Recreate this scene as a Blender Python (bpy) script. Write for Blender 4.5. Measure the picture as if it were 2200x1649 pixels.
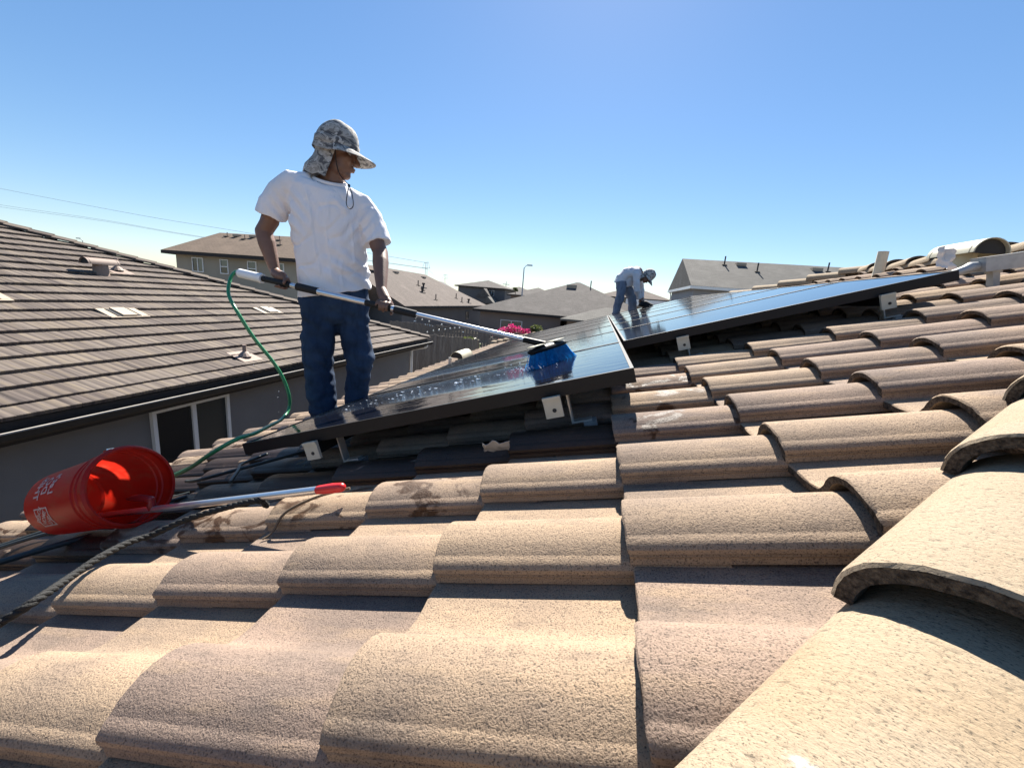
import bpy, bmesh, math, random
from mathutils import Vector, Matrix, noise
from math import sin, cos, pi, radians, sqrt, atan2

random.seed(7)
sc = bpy.context.scene
for o in list(bpy.data.objects):
    bpy.data.objects.remove(o)
COL = sc.collection

# ------------------------------------------------------------------ camera, sky, sun, exposure
CAM = Vector((-0.0914, -0.6207, 0.4029))
RW = ((0.97419, 0.21203, 0.07742), (0.11791, -0.18555, -0.97554), (-0.19248, 0.95949, -0.20576))  # right, down, forward
cam_data = bpy.data.cameras.new('camera')
cam_data.sensor_width = 36.0
cam_data.sensor_fit = 'HORIZONTAL'
cam_data.lens = 875.17 / 2200 * 36.0
cam_data.clip_start = 0.02
cam_data.clip_end = 6000
cam = bpy.data.objects.new('camera', cam_data)
COL.objects.link(cam)
m = Matrix(((RW[0][0], -RW[1][0], -RW[2][0], CAM.x),
            (RW[0][1], -RW[1][1], -RW[2][1], CAM.y),
            (RW[0][2], -RW[1][2], -RW[2][2], CAM.z), (0, 0, 0, 1)))
cam.matrix_world = m
sc.camera = cam

_el, _az = radians(44.0), radians(-3.5)
SUN = Vector((sin(_az) * cos(_el), cos(_az) * cos(_el), sin(_el)))
SUN_EL = math.asin(SUN.z)
world = bpy.data.worlds.new('World')
sc.world = world
world.use_nodes = True
wn, wl = world.node_tree.nodes, world.node_tree.links
sky = wn.new('ShaderNodeTexSky')
sky.sky_type = 'NISHITA'
sky.sun_disc = False
sky.sun_elevation = SUN_EL
sky.sun_rotation = atan2(SUN.x, SUN.y)
sky.altitude = 100
sky.air_density = 1.0
sky.dust_density = 0.10
sky.ozone_density = 4.5
hsv = wn.new('ShaderNodeHueSaturation')
hsv.inputs['Saturation'].default_value = 1.25
hsv.inputs['Hue'].default_value = 0.503
gam = wn.new('ShaderNodeGamma')
gam.inputs['Gamma'].default_value = 0.76
wl.new(sky.outputs[0], gam.inputs['Color'])
wl.new(gam.outputs[0], hsv.inputs['Color'])
wl.new(hsv.outputs[0], wn['Background'].inputs[0])
wn['Background'].inputs[1].default_value = 0.073

sun_data = bpy.data.lights.new('sun', 'SUN')
sun_data.energy = 5.0
sun_data.angle = radians(0.53)
sun_data.color = (1.0, 0.935, 0.84)
sun = bpy.data.objects.new('sun', sun_data)
sun.rotation_euler = SUN.to_track_quat('Z', 'Y').to_euler()
sun.location = (0, 20, 40)
COL.objects.link(sun)

sc.view_settings.view_transform = 'Standard'
sc.view_settings.look = 'None'
sc.view_settings.exposure = 1.62
sc.view_settings.gamma = 1.0
sc.view_settings.use_curve_mapping = False
sc.cycles.max_bounces = 6
sc.cycles.use_denoising = True

# ------------------------------------------------------------------ frames of reference
SL = radians(18.43)                      # 4-in-12 roof pitch
CS, SN = cos(SL), sin(SL)
TAN = SN / CS
EXP, ROW = 0.35, 0.3123                  # tile exposure and row width

def U(u, v, h):                          # roof plane (up-slope, along eave, proud of plane) -> world
    return Vector((u * CS - h * SN, v, u * SN + h * CS))

ROOF_M = Matrix(((CS, 0, -SN, 0), (0, 1, 0, 0), (SN, 0, CS, 0), (0, 0, 0, 1)))

def to_view(w):                          # photo pixels (2200 wide); only used to rank which tiles show largest
    c = [sum(RW[k][i] * (w[i] - CAM[i]) for i in range(3)) for k in range(3)]
    if c[2] < 0.05:
        return None
    return 1100 + 875.17 * c[0] / c[2], 824.5 + 875.17 * c[1] / c[2], c[2]

# ------------------------------------------------------------------ object helpers
def tag(o, label=None, cat=None, group=None, kind=None):
    if label: o['label'] = label
    if cat: o['category'] = cat
    if group: o['group'] = group
    if kind: o['kind'] = kind
    return o

def empty(name, loc=(0, 0, 0), mat=None, label=None, cat=None, group=None, parent=None):
    o = bpy.data.objects.new(name, None)
    o.empty_display_size = 0.1
    COL.objects.link(o)
    if parent: o.parent = parent
    if mat is not None:
        o.matrix_local = mat
    else:
        o.location = loc
    tag(o, label, cat, group)
    return o

def link_mesh(name, me, mat=None, parent=None, local=None):
    o = bpy.data.objects.new(name, me)
    COL.objects.link(o)
    if mat is not None and not me.materials:
        me.materials.append(mat)
    if parent: o.parent = parent
    if local is not None: o.matrix_local = local
    return o

def frame_mat(org, x, y, z):
    return Matrix(((x[0], y[0], z[0], org[0]), (x[1], y[1], z[1], org[1]), (x[2], y[2], z[2], org[2]), (0, 0, 0, 1)))

def perp(d):
    d = Vector(d).normalized()
    a = Vector((0, 0, 1)) if abs(d.z) < 0.9 else Vector((1, 0, 0))
    x = d.cross(a).normalized()
    return x, d.cross(x).normalized()

class MB:
    def __init__(s):
        s.v, s.f, s.attr = [], [], None
    def add(s, vs, fs):
        b = len(s.v)
        s.v += [tuple(p) for p in vs]
        s.f += [tuple(i + b for i in f) for f in fs]
        return s
    def box(s, lo, hi, mat=None):
        x0, y0, z0 = lo; x1, y1, z1 = hi
        vs = [Vector(p) for p in ((x0, y0, z0), (x1, y0, z0), (x1, y1, z0), (x0, y1, z0), (x0, y0, z1), (x1, y0, z1), (x1, y1, z1), (x0, y1, z1))]
        if mat is not None: vs = [mat @ p for p in vs]
        return s.add(vs, [(3, 2, 1, 0), (4, 5, 6, 7), (0, 1, 5, 4), (1, 2, 6, 5), (2, 3, 7, 6), (3, 0, 4, 7)])
    def loft(s, rings, cap=True, closed=True):
        n = len(rings[0]); vs = [p for r in rings for p in r]; fs = []
        for k in range(len(rings) - 1):
            for i in range(n if closed else n - 1):
                j = (i + 1) % n
                fs.append((k * n + i, k * n + j, (k + 1) * n + j, (k + 1) * n + i))
        if cap:
            fs.append(tuple(range(n - 1, -1, -1)))
            fs.append(tuple((len(rings) - 1) * n + i for i in range(n)))
        return s.add(vs, fs)
    def tube(s, pts, rad, seg=8, cap=True, squash=None):
        pts = [Vector(p) for p in pts]
        if not isinstance(rad, (list, tuple)): rad = [rad] * len(pts)
        rings = []; px = None
        for i, p in enumerate(pts):
            t = (pts[min(i + 1, len(pts) - 1)] - pts[max(i - 1, 0)]).normalized()
            if px is None: px, py = perp(t)
            else:
                px = (px - t * px.dot(t)).normalized(); py = t.cross(px).normalized()
            rings.append([p + (px * cos(2 * pi * k / seg) + py * sin(2 * pi * k / seg)) * rad[i] for k in range(seg)])
        return s.loft(rings, cap)
    def capsule(s, pts, rad, seg=12):
        """tube with rounded ends (for bodies that are merged afterwards)"""
        pts = [Vector(p) for p in pts]
        if not isinstance(rad, (list, tuple)): rad = [rad] * len(pts)
        P, R = [], []
        t0 = (pts[0] - pts[1]).normalized(); t1 = (pts[-1] - pts[-2]).normalized()
        for a in (80, 50, 22):
            P.append(pts[0] + t0 * rad[0] * sin(radians(a))); R.append(rad[0] * cos(radians(a)))
        P += pts; R += list(rad)
        for a in (22, 50, 80):
            P.append(pts[-1] + t1 * rad[-1] * sin(radians(a))); R.append(rad[-1] * cos(radians(a)))
        return s.tube(P, R, seg)
    def ball(s, c, r, seg=14, rings=9, mat=None):
        c = Vector(c); r = Vector(r) if not isinstance(r, (int, float)) else Vector((r, r, r))
        R = []
        for k in range(rings + 1):
            a = -pi / 2 + pi * (k + 0.02) / (rings + 0.04)
            ring = []
            for i in range(seg):
                b = 2 * pi * i / seg
                p = Vector((r.x * cos(a) * cos(b), r.y * cos(a) * sin(b), r.z * sin(a)))
                ring.append(c + (mat @ p if mat is not None else p))
            R.append(ring)
        return s.loft(R)
    def lathe(s, prof, org, axis, seg=32, cap=False):
        x, y = perp(axis); ax = Vector(axis).normalized(); org = Vector(org)
        return s.loft([[org + ax * h + (x * cos(2 * pi * k / seg) + y * sin(2 * pi * k / seg)) * r for k in range(seg)] for r, h in prof], cap)
    def mesh(s, name, smooth=None, fix=False):
        me = bpy.data.meshes.new(name)
        me.from_pydata(s.v, [], s.f)
        if fix or smooth is not None:
            bm = bmesh.new(); bm.from_mesh(me)
            if fix: bmesh.ops.recalc_face_normals(bm, faces=bm.faces)
            if smooth is not None:
                for f in bm.faces: f.smooth = True
                for e in bm.edges:
                    e.smooth = len(e.link_faces) == 2 and e.calc_face_angle(0) < radians(smooth)
            bm.to_mesh(me); bm.free()
        me.update()
        return me
    def obj(s, name, mat, parent=None, smooth=None, fix=True, local=None):
        return link_mesh(name, s.mesh(name, smooth, fix), mat, parent, local)

def spline(pts, n=8):
    pts = [Vector(p) for p in pts]; out = []
    for i in range(len(pts) - 1):
        p0 = pts[max(i - 1, 0)]; p1 = pts[i]; p2 = pts[i + 1]; p3 = pts[min(i + 2, len(pts) - 1)]
        for k in range(n):
            t = k / n
            out.append(0.5 * ((2 * p1) + (p2 - p0) * t + (2 * p0 - 5 * p1 + 4 * p2 - p3) * t * t + (3 * p1 - p0 - 3 * p2 + p3) * t ** 3))
    out.append(pts[-1])
    return out

def remeshed(mb, voxel, smooth=4, name='merged'):
    me = mb.mesh('tmp', None, True)
    o = bpy.data.objects.new('tmp', me); COL.objects.link(o)
    r = o.modifiers.new('r', 'REMESH'); r.mode = 'VOXEL'; r.voxel_size = voxel; r.use_smooth_shade = True
    if smooth:
        q = o.modifiers.new('s', 'SMOOTH'); q.factor = 0.5; q.iterations = smooth
    dg = bpy.context.evaluated_depsgraph_get(); dg.update()
    out = bpy.data.meshes.new_from_object(o.evaluated_get(dg), depsgraph=dg)
    bpy.data.objects.remove(o); bpy.data.meshes.remove(me)
    out.name = name
    for p in out.polygons: p.use_smooth = True
    return out

def push(me, fn):
    ns = [v.normal.copy() for v in me.vertices]
    for v, n in zip(me.vertices, ns):
        v.co = v.co + n * fn(v.co)
    me.update()
    return me

# ------------------------------------------------------------------ materials
def new_mat(name):
    mt = bpy.data.materials.new(name); mt.use_nodes = True
    nt = mt.node_tree
    return mt, nt, nt.nodes['Principled BSDF']

def nd(nt, typ, **kw):
    n = nt.nodes.new(typ)
    for k, v in kw.items():
        if k.startswith('i_'):
            n.inputs[int(k[2:]) if k[2:].isdigit() else k[2:]].default_value = v
        else: setattr(n, k, v)
    return n

def mixc(nt, a, b, fac, mode='MIX'):
    n = nt.nodes.new('ShaderNodeMix'); n.data_type = 'RGBA'; n.blend_type = mode
    def put(sock, v):
        if isinstance(v, (tuple, list)): sock.default_value = (*v[:3], 1)
        elif isinstance(v, (int, float)): sock.default_value = v
        else: nt.links.new(v, sock)
    put(n.inputs[0], fac); put(n.inputs[6], a); put(n.inputs[7], b)
    return n.outputs[2]

def ramp(nt, src, stops, interp='LINEAR'):
    n = nt.nodes.new('ShaderNodeValToRGB'); n.color_ramp.interpolation = interp
    el = n.color_ramp.elements
    while len(el) < len(stops): el.new(0.5)
    for e, (p, c) in zip(el, stops):
        e.position = p; e.color = (c, c, c, 1) if isinstance(c, (int, float)) else (*c[:3], 1)
    nt.links.new(src, n.inputs[0])
    return n.outputs[0]

def mathn(nt, op, a, b=None, c=None, clamp=False):
    n = nt.nodes.new('ShaderNodeMath'); n.operation = op; n.use_clamp = clamp
    for i, v in enumerate((a, b, c)):
        if v is None: continue
        if isinstance(v, (int, float)): n.inputs[i].default_value = v
        else: nt.links.new(v, n.inputs[i])
    return n.outputs[0]

def coords(nt, scale=(1, 1, 1), kind='Object', offset=None, rot=(0, 0, 0)):
    tc = nt.nodes.new('ShaderNodeTexCoord'); mp = nt.nodes.new('ShaderNodeMapping')
    mp.inputs['Scale'].default_value = scale
    mp.inputs['Rotation'].default_value = rot
    nt.links.new(tc.outputs[kind], mp.inputs[0])
    if offset is not None:
        cx = nt.nodes.new('ShaderNodeCombineXYZ')
        for i in range(3): nt.links.new(offset, cx.inputs[i])
        nt.links.new(cx.outputs[0], mp.inputs['Location'])
    return mp.outputs[0]

def noise_n(nt, vec, scale, detail=3, rough=0.55, dist=0.0):
    n = nt.nodes.new('ShaderNodeTexNoise')
    n.inputs['Scale'].default_value = scale; n.inputs['Detail'].default_value = detail
    n.inputs['Roughness'].default_value = rough; n.inputs['Distortion'].default_value = dist
    if vec is not None: nt.links.new(vec, n.inputs['Vector'])
    return n.outputs[0]

def bump(nt, bsdf, h, strength, dist=0.01, prev=None):
    n = nt.nodes.new('ShaderNodeBump'); n.inputs['Strength'].default_value = strength; n.inputs['Distance'].default_value = dist
    nt.links.new(h, n.inputs['Height'])
    if prev is not None: nt.links.new(prev, n.inputs['Normal'])
    nt.links.new(n.outputs[0], bsdf.inputs['Normal'])
    return n.outputs[0]

def rnd_attr(nt):
    a = nd(nt, 'ShaderNodeAttribute', attribute_type='OBJECT', attribute_name='rnd')
    b = nd(nt, 'ShaderNodeAttribute', attribute_type='GEOMETRY', attribute_name='rnd')
    return mathn(nt, 'ADD', a.outputs['Fac'], b.outputs['Fac'])

def simple(name, col, rough=0.6, metal=0.0, var=0.12, nscale=8.0, bstr=0.0, bscale=60.0, spec=0.5):
    mt, nt, b = new_mat(name)
    vec = coords(nt)
    n = noise_n(nt, vec, nscale, 4)
    f = ramp(nt, n, [(0.3, 0.0), (0.7, 1.0)])
    lo = tuple(c * (1 - var) for c in col); hi = tuple(min(1, c * (1 + var)) for c in col)
    nt.links.new(mixc(nt, lo, hi, f), b.inputs['Base Color'])
    b.inputs['Roughness'].default_value = rough; b.inputs['Metallic'].default_value = metal
    b.inputs['Specular IOR Level'].default_value = spec
    if bstr: bump(nt, b, noise_n(nt, vec, bscale, 4), bstr, 0.004)
    return mt

def tile_mat(name, wet=0.0):
    mt, nt, b = new_mat(name)
    rn = rnd_attr(nt)
    off = mathn(nt, 'MULTIPLY', rn, 37.0)
    vec = coords(nt, offset=off)
    vs = coords(nt, (1.0, 6.0, 6.0), offset=off)
    tan, pink, gray = (0.325, 0.238, 0.162), (0.300, 0.216, 0.165), (0.150, 0.117, 0.099)
    base = mixc(nt, tan, pink, ramp(nt, rn, [(0.25, 0.0), (0.9, 1.0)]))
    big = noise_n(nt, vec, 3.2, 3)
    bm = mathn(nt, 'ADD', big, mathn(nt, 'MULTIPLY', rn, 0.16))
    base = mixc(nt, base, gray, ramp(nt, bm, [(0.48, 0.0), (0.76, 0.75)]))
    soot = noise_n(nt, coords(nt, (0.8, 2.2, 2.2), offset=off), 9.0, 5, 0.65)
    base = mixc(nt, base, (0.100, 0.081, 0.070), ramp(nt, soot, [(0.55, 0.0), (0.76, 0.6)]))
    streak = noise_n(nt, vs, 5.0, 5)
    base = mixc(nt, base, (0.39, 0.278, 0.172), ramp(nt, streak, [(0.52, 0.0), (0.75, 0.45)]))
    # sand-faced grain
    gr = noise_n(nt, vec, 400.0, 3, 0.66)
    vo = nd(nt, 'ShaderNodeTexVoronoi'); vo.inputs['Scale'].default_value = 240.0; nt.links.new(vec, vo.inputs['Vector'])
    base = mixc(nt, base, (0.06, 0.046, 0.038), ramp(nt, gr, [(0.34, 0.95), (0.475, 0.0)]))
    base = mixc(nt, base, (0.43, 0.345, 0.25), ramp(nt, gr, [(0.58, 0.0), (0.76, 0.55)]))
    med = noise_n(nt, vec, 120.0, 3)
    base = mixc(nt, base, (0.085, 0.064, 0.052), ramp(nt, med, [(0.28, 0.45), (0.41, 0.0)]))
    rough = 0.9
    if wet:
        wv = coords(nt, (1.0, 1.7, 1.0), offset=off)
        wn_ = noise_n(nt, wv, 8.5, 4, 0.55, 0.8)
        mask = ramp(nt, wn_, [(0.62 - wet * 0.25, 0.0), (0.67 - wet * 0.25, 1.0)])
        base = mixc(nt, base, mixc(nt, base, (0.30, 0.22, 0.16) if wet < .5 else (0.13, 0.11, 0.10), 1.0, 'MULTIPLY'), mask)  # the strongest wetting also paints shade into the tile colour
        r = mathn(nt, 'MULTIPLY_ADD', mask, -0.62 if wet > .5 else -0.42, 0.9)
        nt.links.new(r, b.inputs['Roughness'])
    else:
        b.inputs['Roughness'].default_value = rough
    nt.links.new(base, b.inputs['Base Color'])
    b.inputs['Specular IOR Level'].default_value = 0.25
    n1 = bump(nt, b, gr, 0.9, 0.0020)
    n2 = bump(nt, b, med, 0.35, 0.003, n1)
    bump(nt, b, streak, 0.35, 0.006, n2)
    return mt

M = {}
M['tile'] = tile_mat('roof_tile_sand')
M['tile_wet'] = tile_mat('roof_tile_splashed', 0.28)
M['tile_wet_shade'] = tile_mat('roof_tile_wet_shade', 1.25)  # wet tiles, with the shade under panels and bucket painted in

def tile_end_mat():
    mt, nt, b = new_mat('tile_cut_end_grime_shade')  # grime, plus the shade on these end faces put into the colour
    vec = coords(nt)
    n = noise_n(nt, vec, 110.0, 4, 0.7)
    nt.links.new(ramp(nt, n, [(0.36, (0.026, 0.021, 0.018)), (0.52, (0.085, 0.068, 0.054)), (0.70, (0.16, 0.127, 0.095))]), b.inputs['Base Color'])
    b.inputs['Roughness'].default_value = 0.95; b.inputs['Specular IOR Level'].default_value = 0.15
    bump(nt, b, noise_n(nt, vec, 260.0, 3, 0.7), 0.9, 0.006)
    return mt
def hip_mat(spot=None):
    mt, nt, b = new_mat('hip_tile_sand' if spot is None else 'hip_tile_bird_dropping')
    rn = rnd_attr(nt); off = mathn(nt, 'MULTIPLY', rn, 23.0)
    vec = coords(nt, offset=off); vs = coords(nt, (1.9, 1.0, 1.0), offset=off)
    base = mixc(nt, (0.300, 0.238, 0.166), (0.285, 0.215, 0.138), ramp(nt, noise_n(nt, vec, 6.0, 4), [(0.4, 0.0), (0.66, 1.0)]))
    base = mixc(nt, base, (0.27, 0.215, 0.155), ramp(nt, noise_n(nt, vec, 2.2, 2), [(0.45, 0.0), (0.7, 0.6)]))
    gr = noise_n(nt, vs, 330.0, 4, 0.7)
    base = mixc(nt, base, (0.050, 0.042, 0.033), ramp(nt, gr, [(0.34, 0.95), (0.45, 0.0)]))
    base = mixc(nt, base, (0.39, 0.335, 0.25), ramp(nt, gr, [(0.56, 0.0), (0.74, 0.45)]))
    med = noise_n(nt, vs, 75.0, 3)
    base = mixc(nt, base, (0.05, 0.042, 0.032), ramp(nt, med, [(0.27, 0.6), (0.40, 0.0)]))
    if spot:
        tc = nt.nodes.new('ShaderNodeTexCoord'); vm = nt.nodes.new('ShaderNodeVectorMath'); vm.operation = 'SUBTRACT'
        nt.links.new(tc.outputs['Object'], vm.inputs[0]); vm.inputs[1].default_value = spot
        mp = nt.nodes.new('ShaderNodeMapping'); mp.inputs['Scale'].default_value = (1.6, 1.0, 0.4); mp.inputs['Rotation'].default_value = (0, 0, 0.5); nt.links.new(vm.outputs[0], mp.inputs[0])
        ln = nt.nodes.new('ShaderNodeVectorMath'); ln.operation = 'LENGTH'; nt.links.new(mp.outputs[0], ln.inputs[0])
        dd = mathn(nt, 'ADD', ln.outputs['Value'], mathn(nt, 'MULTIPLY', noise_n(nt, tc.outputs['Object'], 130.0, 4, 0.7), 0.030))
        base = mixc(nt, base, (0.42, 0.42, 0.41), ramp(nt, dd, [(0.020, 0.85), (0.031, 0.0)]))
    nt.links.new(base, b.inputs['Base Color']); b.inputs['Roughness'].default_value = 0.9
    b.inputs['Specular IOR Level'].default_value = 0.25
    n1 = bump(nt, b, gr, 0.55, 0.0022); bump(nt, b, med, 0.55, 0.004, n1)
    return mt
M['hip'] = hip_mat()
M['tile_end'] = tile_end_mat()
M['hip_spot'] = hip_mat((0.139, 0.069, 0.09))

def shake_mat():
    mt, nt, b = new_mat('flat_tile_striped')
    rn = rnd_attr(nt); off = mathn(nt, 'MULTIPLY', rn, 41.0)
    vec = coords(nt, (0.6, 17.0, 1.0), offset=off)
    s = noise_n(nt, vec, 1.0, 4, 0.7)
    base = ramp(nt, s, [(0.30, (0.036, 0.029, 0.026)), (0.44, (0.095, 0.077, 0.067)), (0.52, (0.125, 0.104, 0.088)), (0.60, (0.165, 0.133, 0.096)), (0.70, (0.100, 0.084, 0.077))])
    big = mathn(nt, 'FRACT', mathn(nt, 'MULTIPLY', rn, 7.31))
    base = mixc(nt, base, mixc(nt, base, (0.72, 0.70, 0.72), 1.0, 'MULTIPLY'), ramp(nt, big, [(0.3, 0.0), (0.9, 1.0)]))
    g = noise_n(nt, coords(nt, offset=off), 90.0, 3)
    base = mixc(nt, base, (0.10, 0.085, 0.08), ramp(nt, g, [(0.3, 0.5), (0.45, 0.0)]))
    nt.links.new(base, b.inputs['Base Color']); b.inputs['Roughness'].default_value = 0.88
    b.inputs['Specular IOR Level'].default_value = 0.25
    bump(nt, b, s, 0.5, 0.006)
    return mt
M['shake'] = shake_mat()

def shingle_mat(name, a, c, rowpx=0.14):
    mt, nt, b = new_mat(name)
    vec = coords(nt)
    br = nd(nt, 'ShaderNodeTexBrick'); nt.links.new(coords(nt, (1, 1, 1), 'UV'), br.inputs['Vector'])
    br.inputs['Color1'].default_value = (*a, 1); br.inputs['Color2'].default_value = (*c, 1)
    br.inputs['Mortar'].default_value = (*(x * 0.45 for x in a), 1)
    br.inputs['Scale'].default_value = 1.0; br.inputs['Brick Width'].default_value = 0.33; br.inputs['Row Height'].default_value = rowpx
    br.inputs['Mortar Size'].default_value = 0.008
    n = noise_n(nt, vec, 9.0, 4)
    base = mixc(nt, br.outputs[0], tuple(x * 0.6 for x in a), ramp(nt, n, [(0.4, 0.0), (0.75, 0.6)]))
    base = mixc(nt, base, tuple(min(1, x * 1.35) for x in c), ramp(nt, noise_n(nt, vec, 0.7, 3), [(0.5, 0.0), (0.8, 0.5)]))
    nt.links.new(base, b.inputs['Base Color']); b.inputs['Roughness'].default_value = 0.95
    b.inputs['Specular IOR Level'].default_value = 0.2
    bump(nt, b, br.outputs['Fac'], -0.6, 0.02)
    return mt
M['shingle_tan'] = shingle_mat('shingles_tan', (0.135, 0.098, 0.072), (0.165, 0.122, 0.090))
M['shingle_brown'] = shingle_mat('shingles_brown', (0.105, 0.087, 0.077), (0.130, 0.108, 0.096))
M['shingle_gray'] = shingle_mat('shingles_gray', (0.088, 0.081, 0.077), (0.122, 0.112, 0.106))
M['shingle_light'] = shingle_mat('shingles_light_gray', (0.118, 0.114, 0.106), (0.15, 0.145, 0.134))

M['stucco'] = simple('stucco_gray', (0.165, 0.165, 0.17), 0.95, var=0.08, nscale=1.5, bstr=0.5, bscale=80)
M['stucco_tan'] = simple('stucco_tan', (0.31, 0.275, 0.22), 0.95, var=0.07, nscale=0.6, bstr=0.3, bscale=20)
M['stucco_brown'] = simple('stucco_brown', (0.19, 0.155, 0.14), 0.95, var=0.07, nscale=0.6, bstr=0.3, bscale=20)
M['stucco_dark'] = simple('stucco_dark_gray', (0.11, 0.112, 0.118), 0.95, var=0.07, nscale=0.6, bstr=0.3, bscale=20)
M['siding_gray'] = simple('siding_gray', (0.27, 0.268, 0.275), 0.85, var=0.05, nscale=0.4)
M['fascia_dark'] = simple('fascia_dark', (0.025, 0.02, 0.018), 0.8)
M['fascia_tan'] = simple('fascia_tan', (0.27, 0.22, 0.17), 0.7)
M['gutter'] = simple('gutter_dark_metal', (0.03, 0.026, 0.023), 0.5, 0.0, spec=0.3)
M['gutter_lip'] = simple('gutter_lip_sunlit', (0.36, 0.34, 0.31), 0.45)  # sun caught by the lip is painted in as a pale colour
M['white'] = simple('white_paint', (0.78, 0.78, 0.76), 0.45, var=0.04)
M['vinyl'] = simple('white_vinyl', (0.72, 0.73, 0.74), 0.35, var=0.03)
M['vent_tan'] = simple('vent_paint_tan', (0.24, 0.175, 0.14), 0.7, var=0.08, nscale=20)
M['vent_cream'] = simple('vent_paint_cream', (0.42, 0.40, 0.30), 0.6, var=0.08, nscale=14)
M['vent_sand'] = simple('vent_paint_sand', (0.37, 0.30, 0.22), 0.7, var=0.06)
M['vent_black'] = simple('vent_black', (0.03, 0.027, 0.025), 0.6)
M['vent_shade'] = simple('vent_inside', (0.03, 0.03, 0.03), 0.9)
M['galv'] = simple('galvanised_gray', (0.36, 0.37, 0.37), 0.55, 0.35, var=0.12, nscale=30)
M['deck'] = simple('roof_underlay', (0.03, 0.028, 0.026), 0.95)
M['alu'] = simple('brushed_aluminium', (0.72, 0.73, 0.76), 0.28, 0.9, var=0.05, nscale=40)
M['alu_pale'] = simple('anodised_aluminium', (0.62, 0.60, 0.55), 0.4, 0.5, var=0.05)
M['cap_white'] = simple('rail_cap_ivory', (0.42, 0.41, 0.34), 0.5, var=0.06, nscale=25)
M['black_rubber'] = simple('black_foam_grip', (0.012, 0.012, 0.013), 0.75, bstr=0.3, bscale=300)
M['black_metal'] = simple('black_anodised', (0.009, 0.009, 0.010), 0.5, 0.0, spec=0.22)
M['white_plastic'] = simple('white_plastic', (0.80, 0.80, 0.80), 0.3, var=0.03)
M['hose'] = simple('green_hose', (0.025, 0.22, 0.09), 0.32, var=0.12, nscale=40)
M['red_plastic'] = simple('red_plastic', (0.55, 0.02, 0.02), 0.35)
M['darkred'] = simple('dark_red_plastic', (0.22, 0.012, 0.014), 0.4)
M['paper'] = simple('crumpled_paper', (0.60, 0.585, 0.57), 0.9)
M['paper_print'] = simple('paper_print', (0.16, 0.10, 0.12), 0.9)
M['rope'] = simple('black_rope', (0.006, 0.0065, 0.0065), 0.8, var=0.4, nscale=60, bstr=0.8, bscale=260)
M['cable'] = simple('black_cable', (0.03, 0.036, 0.034), 0.5)
M['pvc'] = simple('pvc_pipe_pale', (0.52, 0.48, 0.37), 0.5)
M['wood_gray'] = None
M['leather'] = simple('dark_boot_leather', (0.03, 0.022, 0.018), 0.6)
M['cord'] = simple('black_cord', (0.008, 0.008, 0.009), 0.7)
M['bulb'] = simple('bulb_frosted', (0.85, 0.84, 0.78), 0.25)
M['steel_far'] = simple('tower_steel', (0.40, 0.43, 0.46), 0.6, 0.2)
M['lamp_post'] = simple('lamp_post_gray', (0.34, 0.36, 0.38), 0.5, 0.3)
M['ground'] = simple('dry_ground', (0.13, 0.108, 0.08), 0.95, var=0.3, nscale=0.25, bstr=0.4, bscale=3)
M['black_cloth'] = simple('black_bag_fabric', (0.01, 0.01, 0.012), 0.85, bstr=0.4, bscale=40)

def orange_mat():
    mt, nt, b = new_mat('bucket_orange')
    vec = coords(nt)
    n = noise_n(nt, coords(nt, (1, 3, 3)), 7.0, 5, 0.65)
    base = mixc(nt, (0.52, 0.020, 0.010), (0.36, 0.085, 0.045), ramp(nt, n, [(0.50, 0.0), (0.72, 0.6)]))
    nt.links.new(base, b.inputs['Base Color']); b.inputs['Roughness'].default_value = 0.38
    b.inputs['Subsurface Weight'].default_value = 0.0
    bump(nt, b, noise_n(nt, vec, 120, 3), 0.1, 0.002)
    # thin plastic lets some light through
    tr = nt.nodes.new('ShaderNodeBsdfTranslucent'); nt.links.new(base, tr.inputs[0])
    mx = nt.nodes.new('ShaderNodeMixShader'); mx.inputs[0].default_value = 0.5
    nt.links.new(b.outputs[0], mx.inputs[1]); nt.links.new(tr.outputs[0], mx.inputs[2])
    nt.links.new(mx.outputs[0], nt.nodes['Material Output'].inputs[0])
    return mt
M['orange'] = orange_mat()
M['print'] = simple('bucket_print_white', (0.42, 0.27, 0.25), 0.6, var=0.35, nscale=90)

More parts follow.
